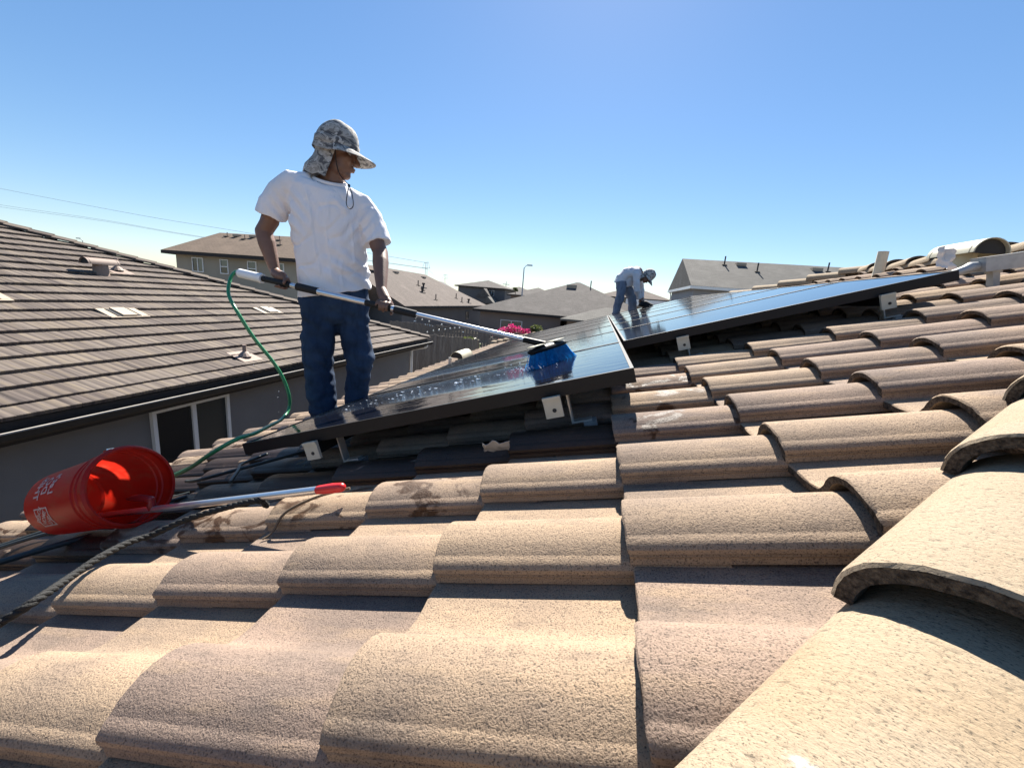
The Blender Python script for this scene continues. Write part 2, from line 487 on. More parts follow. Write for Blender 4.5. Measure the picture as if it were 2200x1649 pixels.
def glass_panel_mat(name, wet):
    mt, nt, b = new_mat(name)
    tc = nt.nodes.new('ShaderNodeTexCoord')
    sx = nt.nodes.new('ShaderNodeSeparateXYZ'); nt.links.new(tc.outputs['Object'], sx.inputs[0])
    def grid(sock, pitch, w):
        f = mathn(nt, 'FRACT', mathn(nt, 'DIVIDE', sock, pitch))
        return mathn(nt, 'LESS_THAN', f, w)
    g = mathn(nt, 'MAXIMUM', grid(sx.outputs[0], 0.159, 0.018), grid(sx.outputs[1], 0.159, 0.018))
    base = mixc(nt, (0.005, 0.006, 0.010), (0.009, 0.010, 0.014), g)
    vec = tc.outputs['Object']
    dust = ramp(nt, noise_n(nt, vec, 2.6, 5, 0.7), [(0.45, 0.0), (0.8, 0.22)])
    base = mixc(nt, base, (0.05, 0.05, 0.055), dust)
    nt.links.new(base, b.inputs['Base Color'])
    b.inputs['Specular IOR Level'].default_value = 0.62
    b.inputs['IOR'].default_value = 1.52
    if wet:
        # run-off: a band of moving water from the brush down to the eave side
        yb = mathn(nt, 'SUBTRACT', sx.outputs[1], mathn(nt, 'MULTIPLY_ADD', sx.outputs[0], -0.05, 0.66))
        band = mathn(nt, 'SUBTRACT', 1.0, mathn(nt, 'DIVIDE', mathn(nt, 'ABSOLUTE', yb), 0.30), clamp=True)
        left = mathn(nt, 'SUBTRACT', 1.0, mathn(nt, 'DIVIDE', mathn(nt, 'SUBTRACT', sx.outputs[0], 1.18), 0.12), clamp=True)
        mask = mathn(nt, 'MULTIPLY', band, mathn(nt, 'MINIMUM', left, 1.0))
        mp = nt.nodes.new('ShaderNodeMapping'); mp.inputs['Scale'].default_value = (9, 34, 1); nt.links.new(vec, mp.inputs[0])
        wv = noise_n(nt, mp.outputs[0], 1.6, 4, 0.6, 1.2)
        h = mathn(nt, 'MULTIPLY', wv, mask)
        b.inputs['Roughness'].default_value = 0.035
        mp2 = nt.nodes.new('ShaderNodeMapping'); mp2.inputs['Scale'].default_value = (3, 9, 1); nt.links.new(vec, mp2.inputs[0])
        n1 = bump(nt, b, noise_n(nt, mp2.outputs[0], 2.2, 3, 0.5, 0.6), 0.10, 0.01)
        bump(nt, b, h, 0.9, 0.02, n1)
    else:
        r = mathn(nt, 'MULTIPLY_ADD', noise_n(nt, vec, 3.0, 4), 0.10, 0.03)
        nt.links.new(r, b.inputs['Roughness'])
        bump(nt, b, noise_n(nt, vec, 1.5, 2), 0.03, 0.01)
    return mt
M['panel_glass'] = glass_panel_mat('panel_glass_black', False)
M['panel_glass_wet'] = glass_panel_mat('panel_glass_wet', True)

def water_mat():
    mt, nt, b = new_mat('water_droplet')
    b.inputs['Base Color'].default_value = (0.9, 0.95, 1, 1); b.inputs['Roughness'].default_value = 0.02
    b.inputs['Transmission Weight'].default_value = 0.7; b.inputs['IOR'].default_value = 1.33
    return mt
M['water'] = water_mat()

def glass_mat(name, col, rough=0.05):
    mt, nt, b = new_mat(name)
    vec = coords(nt)
    nt.links.new(mixc(nt, col, tuple(c * 0.4 for c in col), noise_n(nt, vec, 0.8, 2)), b.inputs['Base Color'])
    b.inputs['Roughness'].default_value = rough; b.inputs['Specular IOR Level'].default_value = 0.8
    return mt
M['pane'] = glass_mat('window_pane_dark', (0.010, 0.013, 0.018), 0.12)
M['pane_blue'] = glass_mat('window_pane_reflecting', (0.06, 0.085, 0.095), 0.06)

def screen_mat():
    mt, nt, b = new_mat('window_screen_mesh')
    wv = nd(nt, 'ShaderNodeTexWave', bands_direction='Z'); nt.links.new(coords(nt), wv.inputs[0]); wv.inputs['Scale'].default_value = 22.0
    nt.links.new(mixc(nt, (0.010, 0.014, 0.017), (0.024, 0.032, 0.036), wv.outputs[1]), b.inputs['Base Color'])
    b.inputs['Roughness'].default_value = 0.5
    return mt
M['screen'] = screen_mat()

def camo_mat(name, dark):
    mt, nt, b = new_mat(name)
    vec = coords(nt, (1, 1, 1.7))
    n = noise_n(nt, vec, 12.5, 2, 0.5, 1.4)
    n2 = noise_n(nt, coords(nt, (1.3, 1.3, 1.3)), 26.0, 1, 0.5, 0.8)
    c = ramp(nt, n, [(0.0, (0.075, 0.075, 0.08)), (0.40, (0.19, 0.185, 0.175)), (0.47, (0.34, 0.33, 0.31)), (0.56, (0.25, 0.24, 0.225)), (0.63, (0.095, 0.095, 0.10))], 'CONSTANT')
    c2 = mixc(nt, c, (0.42, 0.41, 0.39), ramp(nt, n2, [(0.60, 0.0), (0.601, 1.0)], 'CONSTANT'))
    k = dark
    nt.links.new(mixc(nt, c2, (k, k, k), 1.0, 'MULTIPLY'), b.inputs['Base Color'])
    b.inputs['Roughness'].default_value = 0.9
    bump(nt, b, noise_n(nt, vec, 500, 2), 0.2, 0.001)
    return mt
M['camo'] = camo_mat('camouflage_cloth', 1.0)
M['camo_haze'] = camo_mat('camouflage_cloth_haze', 1.15)  # far worker's hat: glare haze painted in as a lighter tone

def cloth_mat(name, col, var, weave=900, fold=0.25, grime=None, thin=0.0):
    mt, nt, b = new_mat(name)
    vec = coords(nt)
    n = noise_n(nt, vec, 5.0, 4)
    base = mixc(nt, col, tuple(c * (1 - var) for c in col), ramp(nt, n, [(0.4, 0.0), (0.7, 1.0)]))
    if grime:
        base = mixc(nt, base, grime, ramp(nt, noise_n(nt, vec, 3.2, 5, 0.6), [(0.56, 0.0), (0.80, 0.5)]))
    nt.links.new(base, b.inputs['Base Color']); b.inputs['Roughness'].default_value = 0.92
    b.inputs['Specular IOR Level'].default_value = 0.15
    n1 = bump(nt, b, noise_n(nt, coords(nt, (1, 1, 0.35)), 16.0, 3, 0.5, 0.5), fold, 0.02)
    bump(nt, b, noise_n(nt, vec, weave, 1), 0.15, 0.001, n1)
    if thin:
        tr = nt.nodes.new('ShaderNodeBsdfTranslucent'); nt.links.new(base, tr.inputs[0])
        mx = nt.nodes.new('ShaderNodeMixShader'); mx.inputs[0].default_value = thin
        nt.links.new(b.outputs[0], mx.inputs[1]); nt.links.new(tr.outputs[0], mx.inputs[2])
        nt.links.new(mx.outputs[0], nt.nodes['Material Output'].inputs[0])
    return mt
M['tee'] = cloth_mat('white_cotton', (0.80, 0.79, 0.82), 0.05, 900, 0.55, (0.60, 0.58, 0.56))
M['gray_shirt'] = cloth_mat('gray_cotton', (0.58, 0.59, 0.63), 0.12, 900, 0.3)  # far worker's shirt: gray lightened, glare haze put into the colour

def denim(name, col, light):
    mt, nt, b = new_mat(name)
    vec = coords(nt)
    n = noise_n(nt, vec, 4.5, 5, 0.6)
    base = mixc(nt, col, light, ramp(nt, n, [(0.40, 0.0), (0.85, 0.8)]))
    base = mixc(nt, base, tuple(c * 0.5 for c in col), ramp(nt, noise_n(nt, coords(nt, (1, 1, 0.3)), 24, 3), [(0.25, 0.7), (0.5, 0.0)]))
    nt.links.new(base, b.inputs['Base Color']); b.inputs['Roughness'].default_value = 0.9
    b.inputs['Specular IOR Level'].default_value = 0.2
    n1 = bump(nt, b, noise_n(nt, coords(nt, (1, 1, 0.5)), 14, 3, 0.5, 0.6), 0.4, 0.02)
    bump(nt, b, noise_n(nt, vec, 700, 1), 0.25, 0.001, n1)
    return mt
M['denim'] = denim('blue_denim', (0.018, 0.036, 0.075), (0.052, 0.088, 0.15))
M['denim_light'] = denim('hazed_denim', (0.15, 0.185, 0.25), (0.25, 0.29, 0.36))  # far worker's jeans: denim paled to carry glare haze in its colour
M['skin'] = simple('skin', (0.17, 0.088, 0.058), 0.5, var=0.12, nscale=25, bstr=0.15, bscale=200)
M['hair'] = simple('dark_hair', (0.015, 0.012, 0.010), 0.7)
M['eye'] = simple('eye_white', (0.30, 0.28, 0.26), 0.2)

def bristle_mat():
    mt, nt, b = new_mat('blue_bristles')
    vec = coords(nt)
    nt.links.new(mixc(nt, (0.008, 0.20, 0.50), (0.03, 0.42, 0.76), ramp(nt, noise_n(nt, vec, 60, 2), [(0.35, 0.0), (0.65, 1.0)])), b.inputs['Base Color'])
    b.inputs['Roughness'].default_value = 0.35
    tr = nt.nodes.new('ShaderNodeBsdfTranslucent'); tr.inputs[0].default_value = (0.01, 0.30, 0.75, 1)
    mx = nt.nodes.new('ShaderNodeMixShader'); mx.inputs[0].default_value = 0.35
    nt.links.new(b.outputs[0], mx.inputs[1]); nt.links.new(tr.outputs[0], mx.inputs[2])
    nt.links.new(mx.outputs[0], nt.nodes['Material Output'].inputs[0])
    return mt
M['bristle'] = bristle_mat()

def wood_mat():
    mt, nt, b = new_mat('weathered_fence_wood')
    rn = rnd_attr(nt); off = mathn(nt, 'MULTIPLY', rn, 17.0)
    n = noise_n(nt, coords(nt, (14, 14, 1.2), offset=off), 1.5, 5, 0.65)
    c = ramp(nt, n, [(0.3, (0.10, 0.085, 0.07)), (0.5, (0.20, 0.175, 0.15)), (0.7, (0.28, 0.25, 0.215))])
    nt.links.new(mixc(nt, c, (0.12, 0.10, 0.085), mathn(nt, 'MULTIPLY', rn, 0.6)), b.inputs['Base Color'])
    b.inputs['Roughness'].default_value = 0.9
    bump(nt, b, n, 0.4, 0.01)
    return mt
M['wood_gray'] = wood_mat()

def leaf_mat(name, a, c):
    mt, nt, b = new_mat(name)
    nt.links.new(mixc(nt, a, c, ramp(nt, noise_n(nt, coords(nt), 9.0, 2), [(0.35, 0.0), (0.65, 1.0)])), b.inputs['Base Color'])
    b.inputs['Roughness'].default_value = 0.6
    tr = nt.nodes.new('ShaderNodeBsdfTranslucent'); tr.inputs[0].default_value = (*c, 1)
    mx = nt.nodes.new('ShaderNodeMixShader'); mx.inputs[0].default_value = 0.35
    nt.links.new(b.outputs[0], mx.inputs[1]); nt.links.new(tr.outputs[0], mx.inputs[2])
    nt.links.new(mx.outputs[0], nt.nodes['Material Output'].inputs[0])
    return mt
M['leaf'] = leaf_mat('shrub_leaves', (0.035, 0.06, 0.015), (0.10, 0.12, 0.035))
M['blossom'] = leaf_mat('pink_blossom', (0.42, 0.012, 0.11), (0.58, 0.04, 0.20))
M['bark'] = simple('bark', (0.12, 0.09, 0.06), 0.9)

# ------------------------------------------------------------------ ground
GZ = -3.95
g = MB(); N = 24
gv = []
for i in range(N + 1):
    for j in range(N + 1):
        fx = (i / N * 2 - 1); fy = (j / N * 2 - 1)
        x = math.copysign(abs(fx) ** 3, fx) * 2500; y = math.copysign(abs(fy) ** 3, fy) * 2500
        gv.append((x, y, GZ))
g.add(gv, [(i * (N + 1) + j, (i + 1) * (N + 1) + j, (i + 1) * (N + 1) + j + 1, i * (N + 1) + j + 1) for i in range(N) for j in range(N)])
tag(g.obj('ground', M['ground'], fix=False), kind='structure')

# ------------------------------------------------------------------ generic houses
def uv_roof(me, slope_scale=1.0):
    uv = me.uv_layers.new(name='UVMap')
    for p in me.polygons:
        n = p.normal
        h = Vector((-n.y, n.x, 0))
        h = h.normalized() if h.length > 1e-4 else Vector((1, 0, 0))
        s = n.cross(h)
        for li in p.loop_indices:
            c = me.vertices[me.loops[li].vertex_index].co
            uv.data[li].uv = (c.dot(h), c.dot(s))

def roof_solid(x0, x1, y0, y1, z, rise, axis, ends, t=0.16):
    """ends: pair of 'hip' or 'gable' at low / high end of the ridge axis"""
    mb = MB()
    if axis == 'x':
        hd = (y1 - y0) / 2; ym = (y0 + y1) / 2
        a = x0 + (hd if ends[0] == 'hip' else 0); b = x1 - (hd if ends[1] == 'hip' else 0)
        if a > b: a = b = (x0 + x1) / 2
        r = [(a, ym, z + rise), (b, ym, z + rise)]
    else:
        hd = (x1 - x0) / 2; xm = (x0 + x1) / 2
        a = y0 + (hd if ends[0] == 'hip' else 0); b = y1 - (hd if ends[1] == 'hip' else 0)
        if a > b: a = b = (y0 + y1) / 2
        r = [(xm, a, z + rise), (xm, b, z + rise)]
    base = [(x0, y0, z), (x1, y0, z), (x1, y1, z), (x0, y1, z)]
    vs = base + r
    lowv = [(p[0], p[1], p[2] - t) for p in base]
    if axis == 'x': fs = [(0, 1, 5, 4), (2, 3, 4, 5), (3, 0, 4), (1, 2, 5)]
    else: fs = [(3, 0, 4, 5), (1, 2, 5, 4), (0, 1, 4), (2, 3, 5)]
    vs = vs + lowv
    fs += [(0, 6, 7, 1), (1, 7, 8, 2), (2, 8, 9, 3), (3, 9, 6, 0), (6, 9, 8, 7)]
    mb.add(vs, fs)
    return mb

def window(parent, face, c, w, h, panes='slide', mat='vinyl', pane='pane_blue', pane2=None):
    """face: ('y', Y) facing -Y; ('x', X, sign) facing sign*X ; c = (along, z)"""
    d = 0.06
    def P(a, z, o):
        if face[0] == 'y': return Vector((a, face[1] - o, z))
        return Vector((face[1] + face[2] * o, a, z))
    def bar(mb, a0, a1, z0, z1, o0, o1):
        p = P(a0, z0, o0); q = P(a1, z1, o1)
        mb.box([min(p[i], q[i]) for i in range(3)], [max(p[i], q[i]) for i in range(3)])
    a0, a1 = c[0] - w / 2, c[0] + w / 2; z0, z1 = c[1] - h / 2, c[1] + h / 2
    f = 0.055
    fr = MB()
    bar(fr, a0, a1, z1 - f, z1, 0.0, d); bar(fr, a0, a1, z0, z0 + f, 0.0, d)
    bar(fr, a0, a0 + f, z0 + f, z1 - f, 0.0, d); bar(fr, a1 - f, a1, z0 + f, z1 - f, 0.0, d)
    if panes == 'slide':
        bar(fr, c[0] - f * 0.6, c[0] + f * 0.6, z0 + f, z1 - f, 0.0, d - 0.008)
        rects = [(a0 + f, c[0] - f * 0.6, z0 + f, z1 - f), (c[0] + f * 0.6, a1 - f, z0 + f, z1 - f)]
    else:
        bar(fr, a0 + f, a1 - f, c[1] - f * 0.5, c[1] + f * 0.5, 0.0, d - 0.008)
        rects = [(a0 + f, a1 - f, z0 + f, c[1] - f * 0.5), (a0 + f, a1 - f, c[1] + f * 0.5, z1 - f)]
    wo = fr.obj('window', M[mat], parent)
    for k, (p0, p1, q0, q1) in enumerate(rects):
        pm = MB(); bar(pm, p0, p1, q0, q1, 0.012, 0.022)
        pm.obj('pane', M[(pane2 if (pane2 and k == 0) else pane)], wo)
    return wo

def stub_pipe(parent, base, h=0.35, r=0.04, mat='vent_black', flash='vent_sand', name='vent_pipe'):
    mb = MB().tube([base - Vector((0, 0, 0.1)), base + Vector((0, 0, h))], r, 8)
    o = mb.obj(name, M[mat], parent, smooth=40)
    fl = MB().box((base.x - 0.2, base.y - 0.2, base.z - 0.02), (base.x + 0.2, base.y + 0.2, base.z + 0.02))
    fl.obj('flashing', M[flash], o)
    return o

def house(name, label, wall, roof, zg, wall_mat, roof_mat, group=None, roof_label=None, fascia='fascia_dark'):
    """wall = (x0,x1,y0,y1,ztop); roof = (x0,x1,y0,y1,z,rise,axis,ends)"""
    h = empty(name, ((wall[0] + wall[1]) / 2, wall[2], zg), label=label, cat='house', group=group)
    h.location = (0, 0, 0)
    rf = roof_solid(*roof)
    me = rf.mesh('roof', None, True); uv_roof(me)
    me.materials.append(M[roof_mat])
    ro = link_mesh('roof', me, None, h)
    fb = MB(); x0, x1, y0, y1, z = roof[:5]
    for lo, hi in (((x0 - .02, y0 - .03, z - .24), (x1 + .02, y0, z - .02)), ((x0 - .02, y1, z - .24), (x1 + .02, y1 + .03, z - .02)),
                   ((x0 - .03, y0, z - .24), (x0, y1, z - .02)), ((x1, y0, z - .24), (x1 + .03, y1, z - .02))):
        fb.box(lo, hi)
    fb.obj('fascia', M[fascia], h)
    wb = MB().box((wall[0], wall[2], zg - 0.5), (wall[1], wall[3], wall[4]))
    if 'gable' in roof[7]:
        ax = roof[6]; zt = wall[4]
        hd = ((roof[3] - roof[2]) if ax == 'x' else (roof[1] - roof[0])) / 2
        hw = ((wall[3] - wall[2]) if ax == 'x' else (wall[1] - wall[0])) / 2
        ri = (roof[5] - 0.16) * hw / hd
        if ax == 'x':
            ym = (wall[2] + wall[3]) / 2
            wb.add([(wall[0], wall[2], zt), (wall[0], wall[3], zt), (wall[0], ym, zt + ri), (wall[1], wall[2], zt), (wall[1], wall[3], zt), (wall[1], ym, zt + ri)],
                   [(0, 1, 2), (3, 5, 4), (0, 2, 5, 3), (1, 4, 5, 2)])
        else:
            xm = (wall[0] + wall[1]) / 2
            wb.add([(wall[0], wall[2], zt), (wall[1], wall[2], zt), (xm, wall[2], zt + ri), (wall[0], wall[3], zt), (wall[1], wall[3], zt), (xm, wall[3], zt + ri)],
                   [(0, 2, 1), (3, 4, 5), (0, 3, 5, 2), (1, 2, 5, 4)])
    wb.obj('wall', M[wall_mat], h)
    return h, ro

def on_plane_y(x, y, roofdef):
    """height of an x-axis roof's front slope at depth y"""
    x0, x1, y0, y1, z, rise = roofdef[:6]
    return z + rise * (y - y0) / ((y1 - y0) / 2)

# --- tan two-storey house behind the left roof
RA = (-30.9, -19.6, 23.5, 33.0, 1.82, 1.90, 'x', ('gable', 'hip'))
hA, rA = house('two_storey_house', 'tan two-storey house with brown roof, partly behind the standing man', (-30.4, -20.2, 24.1, 32.4, 1.66), RA, GZ, 'stucco_tan', 'shingle_tan')
for cx, kind, w in ((-28.5, 'slide', 0.95), (-26.25, 'hung', 0.68), (-23.95, 'hung', 0.72), (-21.75, 'hung', 0.70)):
    window(hA, ('y', 24.1), (cx, 0.98), w, 1.0, kind, pane='pane_blue', pane2='pane' if kind == 'hung' else 'pane')
for x, y in ((-29.3, 27.4), (-27.3, 27.0), (-24.4, 27.2), (-23.4, 26.1)):
    stub_pipe(rA, Vector((x, y, on_plane_y(x, y, RA))), 0.30, 0.035, 'vent_tan')
mb = MB()
for x in (-28.5, -27.0):
    z = on_plane_y(x, 27.5, RA); mb.box((x - .22, 27.3, z - .02), (x + .22, 27.7, z + .14))
mb.obj('roof_vent', M['vent_sand'], rA)

# --- brown gable house with its ridge running away
RB = (-31.2, -16.95, 33.0, 60.0, -1.02, 3.62, 'y', ('gable', 'hip'))
hB, rB = house('single_storey_house', 'single-storey house with wide brown gable roof dotted with dark vent pipes', (-30.6, -17.5, 33.5, 59.4, -1.2), RB, GZ, 'stucco_dark', 'shingle_brown')
def onB(x, y): return RB[4] + RB[5] * (RB[1] - x) / ((RB[1] - RB[0]) / 2)
for px, py, hh in ((-22.6, 38, .6), (-20.9, 36.5, .6), (-20.9, 44, .55), (-19.9, 43.2, .6), (-18.1, 42.6, .6), (-17.8, 50.5, .6), (-18.6, 50.5, .6)):
    stub_pipe(rB, Vector((px, py, onB(px, py))), hh, 0.06, 'vent_black')
for px, py in ((-20.6, 44.8), (-19.5, 42.1), (-17.7, 53.0)):
    z = onB(px, py)
    o = MB().tube([(px, py, z - .1), (px, py, z + .35)], 0.11, 8).tube([(px, py, z + .3), (px, py, z + .48)], 0.19, 8).obj('chimney_vent', M['vent_black'], rB, smooth=40)
    MB().box((px - .3, py - .3, z - .12), (px + .3, py + .3, z - .04)).obj('flashing', M['vent_sand'], o)
for px, py in ((-23.2, 43.0), (-23.0, 50.0)):
    z = onB(px, py)
    MB().box((px - .25, py - .35, z - .04), (px + .25, py + .35, z + .14)).obj('roof_vent', M['vent_sand'], rB)
window(hB, ('x', -17.5, 1), (52.0, -2.3), 1.3, 1.1, 'slide', 'stucco_dark', 'pane')

# --- gray pyramidal hip house in the middle
RC = (-12.8, 6.6, 39.6, 58.6, -0.92, 3.70, 'x', ('hip', 'hip'))
hC, rC = house('gray_roofed_house', 'brown stucco house with gray pyramid hip roof above the pink shrub', (-12.2, -3.9, 40.2, 58.0, -1.09), RC, GZ, 'stucco_brown', 'shingle_gray')
MB().box((-3.9, 44.5, GZ), (6.0, 58.0, -1.1)).obj('wall', M['stucco_brown'], hC)
window(hC, ('y', 40.2), (-8.85, -2.35), 2.25, 1.05, 'slide', pane='pane_blue')
z = on_plane_y(0, 47.3, RC)
o = MB().box((-4.25, 47.1, z - .1), (-3.15, 47.9, z + .30)).obj('roof_vent', M['vent_sand'], rC)
stub_pipe(rC, Vector((-1.6, 48.0, on_plane_y(0, 48.0, RC) - .15)), 0.8, 0.06, 'vent_black')
# its lower porch roof
pr = roof_solid(-3.6, 5.6, 36.2, 44.0, -1.05, 1.25, 'x', ('hip', 'hip'))
me = pr.mesh('porch_roof', None, True); uv_roof(me); me.materials.append(M['shingle_light']); link_mesh('porch_roof', me, None, hC)
MB().box((-3.0, 36.8, GZ), (5.0, 40.0, -1.25)).obj('porch_wall', M['stucco_brown'], hC)

# --- two-storey gable house on the right
RD = (6.75, 27.0, 35.6, 47.6, 2.52, 2.72, 'x', ('gable', 'gable'))
hD, rD = house('gable_house', 'gray two-storey gable house with light gray shingles behind the panels', (7.1, 26.6, 36.1, 47.1, 2.36), RD, GZ, 'siding_gray', 'shingle_light', fascia='white')
MB().box((7.06, 36.1, 2.30), (7.10, 47.1, 2.50)).obj('trim_band', M['white'], hD)
MB().tube([(6.75, 47.4, 2.5), (7.0, 47.3, 2.2), (7.02, 47.0, 1.9), (7.02, 47.0, -1)], 0.06, 6).obj('downspout', M['white'], hD)
for x, y in ((10.2, 40.6), (12.6, 39.4), (18.4, 40.4)):
    stub_pipe(rD, Vector((x, y, on_plane_y(x, y, RD))), 0.75, 0.06, 'vent_black')
for x, y in ((11.6, 40.8), (17.6, 40.6), (22.6, 40.6)):
    z = on_plane_y(x, y, RD)
    MB().box((x - .4, y - .3, z - .1), (x + .4, y + .3, z + .16)).obj('roof_vent', M['vent_sand'], rD)

# --- far houses
hE, rE = house('far_house', 'distant two-storey house with gray hip roof left of the street lamp', (-32.5, -21.5, 90, 101, 2.1), (-33.2, -20.9, 89.4, 101.6, 2.3, 1.75, 'x', ('hip', 'hip')), GZ, 'stucco_dark', 'shingle_gray')
e2 = roof_solid(-27.2, -23.8, 86.5, 91.0, 0.1, 1.9, 'y', ('gable', 'gable')); me = e2.mesh('dormer_roof', None, True); uv_roof(me); me.materials.append(M['shingle_gray']); link_mesh('dormer_roof', me, None, hE)
MB().box((-26.8, 86.9, GZ), (-24.2, 90, 0.0)).obj('dormer_wall', M['stucco_dark'], hE)
e3 = roof_solid(-25.2, -22.6, 84.5, 89.0, -0.9, 1.2, 'y', ('gable', 'gable')); me = e3.mesh('gable_roof', None, True); uv_roof(me); me.materials.append(M['shingle_light']); link_mesh('gable_roof', me, None, hE)
window(hE, ('y', 90), (-24.6, 1.1), 1.2, 1.2, 'slide')
hF, rF = house('far_house', 'most distant gray house, right of the street lamp pole', (-29.5, -19.5, 115, 126, 1.9), (-30.2, -18.9, 114.4, 126.6, 2.1, 1.7, 'x', ('hip', 'hip')), GZ, 'siding_gray', 'shingle_gray')
e4 = roof_solid(-25.8, -21.5, 109, 115, 0.2, 1.6, 'y', ('gable', 'gable')); me = e4.mesh('gable_roof', None, True); uv_roof(me); me.materials.append(M['shingle_light']); link_mesh('gable_roof', me, None, hF)
MB().box((-25.4, 109.4, GZ), (-21.9, 115, 0.1)).obj('gable_wall', M['siding_gray'], hF)
hH, rH = house('far_house', 'distant tan house with brown roof seen behind the bending worker', (-0.4, 10.0, 70.6, 84, 1.75), (-1.0, 10.9, 70.0, 84.6, 1.95, 2.1, 'x', ('hip', 'hip')), GZ, 'stucco_tan', 'shingle_brown')
MB().box((3.6, 69.2, 0.75), (10.4, 69.6, 1.75)).obj('patio_screen', M['white'], hH)
MB().box((-0.4, 69.0, 0.5), (10.4, 70.6, 0.7)).obj('patio_roof', M['fascia_tan'], hH)
window(hH, ('y', 70.6), (1.4, 0.9), 1.2, 1.1, 'slide')
hI, rI = house('far_house', 'low far roof peeking over the hip of the gray-roofed house', (-17.5, -8.5, 78, 88, 0.9), (-18.1, -7.9, 77.4, 88.6, 1.1, 1.75, 'x', ('hip', 'hip')), GZ, 'stucco_brown', 'shingle_gray')

# ------------------------------------------------------------------ street furniture, towers, lines
def lamp(loc, top, arm, label):
    o = empty('street_lamp', loc, label=label, cat='street lamp', group='street lamps')
    MB().tube([(0, 0, 0), (0, 0, top - loc[2])], [0.11, 0.07], 8).obj('pole', M['lamp_post'], o, smooth=40)
    h = top - loc[2]
    MB().tube([(0, 0, h - .02), (arm * .5, 0, h + .32), (arm, 0, h + .42)], 0.045, 6).obj('arm', M['lamp_post'], o, smooth=40)
    MB().box((arm - .15, -.14, h + .30), (arm + .55, .14, h + .46)).obj('lamp_head', M['steel_far'], o)
lamp((-10.85, 55, GZ), 4.45, 0.55, 'tall gray street lamp between the far houses')
lamp((-95.5, 60, GZ), 4.6, -1.2, 'street lamp whose curved arm tops the left tiled roof')
bpy.context.view_layer.update()

def tower(base, zt, w, label, cross=True):
    o = empty('power_tower', base, label=label, cat='power tower', group='power towers on the skyline')
    H = zt - base[2]
    mb = MB()
    for s in (-1, 1): mb.tube([(s * w * .35, 0, 0), (s * w * .18, 0, H)], 0.17, 5)
    mb.obj('mast', M['steel_far'], o)
    a = MB()
    for z, ww in ((H * .985, w * .55), (H * .82, w)):
        a.tube([(-ww, 0, z), (ww, 0, z + .5)], 0.16, 5)
    a.tube([(-w * .55, 0, H), (-w, 0, H * .82)], 0.11, 5); a.tube([(w * .55, 0, H), (w, 0, H * .82)], 0.11, 5)
    a.obj('cross_arm', M['steel_far'], o)
tower((-134, 300, GZ), 21.8, 3.0, 'nearest H-shaped power tower above the brown gable roof')
tower((-197, 500, GZ), 22.5, 4.0, 'smaller H-shaped power tower above the far gray roof')
o = empty('utility_pole', (-59.0, 250, GZ), label='thin cross-armed utility pole left of the street lamp', cat='utility pole')
MB().tube([(0, 0, 0), (0, 0, 13.9)], 0.22, 5).obj('pole', M['steel_far'], o)
MB().tube([(-2.2, 0, 12.2), (2.2, 0, 12.2)], 0.2, 5).obj('cross_arm', M['steel_far'], o)

def wire(pts, r, label):
    tag(MB().tube(spline(pts, 6), r, 4).obj('power_line', M['steel_far']), label, 'power line', 'power lines')
wire([(-700, 300, 80), (-566.6, 300, 63.7), (-404, 300, 45.9), (-307.8, 300, 37.3), (-134, 300, 21.5)], 0.11, 'upper power line sloping across the left sky')
wire([(-700, 300, 60), (-570.2, 300, 49.1), (-446.6, 300, 40.4), (-341.3, 300, 30.9), (-134, 300, 17.5)], 0.10, 'upper wire of the lower pair of power lines at left')
wire([(-700, 302, 57.5), (-570.2, 302, 47.3), (-446.6, 302, 39.4), (-341.3, 302, 30.4), (-134, 302, 17.2)], 0.10, 'lower wire of the lower pair of power lines at left')
wire([(-134, 300, 17.6), (-165, 400, 14.5), (-197, 500, 19)], 0.10, 'faint power line between the two power towers')

# ------------------------------------------------------------------ neighbour house on the left (flat striped tiles)
NX, NY1, NZ = -5.80, 12.63, -1.192        # eave line, far corner
nb = empty('neighbor_house', (0, 0, 0), label='gray stucco house at left with striped flat-tile hip roof', cat='house')
MB().box((-19.5, -8.0, GZ), (-6.25, 12.05, -1.36)).obj('wall', M['stucco'], nb)
nroof = empty('roof', parent=nb)
dk = MB()
HS = 7.6
def NP(s, y, off=0.0):                    # point on the roof plane, s = plan distance from eave
    n = Vector((TAN, 0, 1)).normalized()
    return Vector((NX - s, y, NZ + s * TAN)) + n * off
dk.add([NP(0, -9, -.03), NP(0, NY1, -.03), NP(HS, NY1 - HS, -.03), NP(HS, -9, -.03),
        (NX - 2 * HS, NY1, NZ - .03), (NX - 2 * HS, -9, NZ - .03)], [(0, 1, 2, 3), (1, 4, 2), (4, 5, 3, 2)])
dk.obj('deck', M['deck'], nroof, fix=False)
def shake_mesh():
    mb = MB(); W_, L_, t = 0.3295, 0.42, 0.048
    ys = [0, 0.012, 0.10, 0.104, 0.112, 0.116, 0.21, 0.214, 0.222, 0.226, 0.314, W_]
    zs = [-.003, 0, 0, -.002, -.002, 0, 0, -.002, -.002, 0, 0, -.003]
    rings = []
    for x, dz in ((0.0, -t), (0.0, -.005), (0.006, 0.0), (L_, 0.0)):
        rings.append([(x, y, (z if dz > -t else 0) + dz - x * t / 0.35 * 0.92) for y, z in zip(ys, zs)])
    return mb.loft(rings, cap=False, closed=False).mesh('tile', 30)
shake = shake_mesh(); shake.materials.append(M['shake'])
NM = Matrix(((-CS, 0, SN, 0), (0, 1, 0, 0), (SN, 0, CS, 0), (0, 0, 0, 1)))   # x up the slope (towards -X), z proud
cand = []
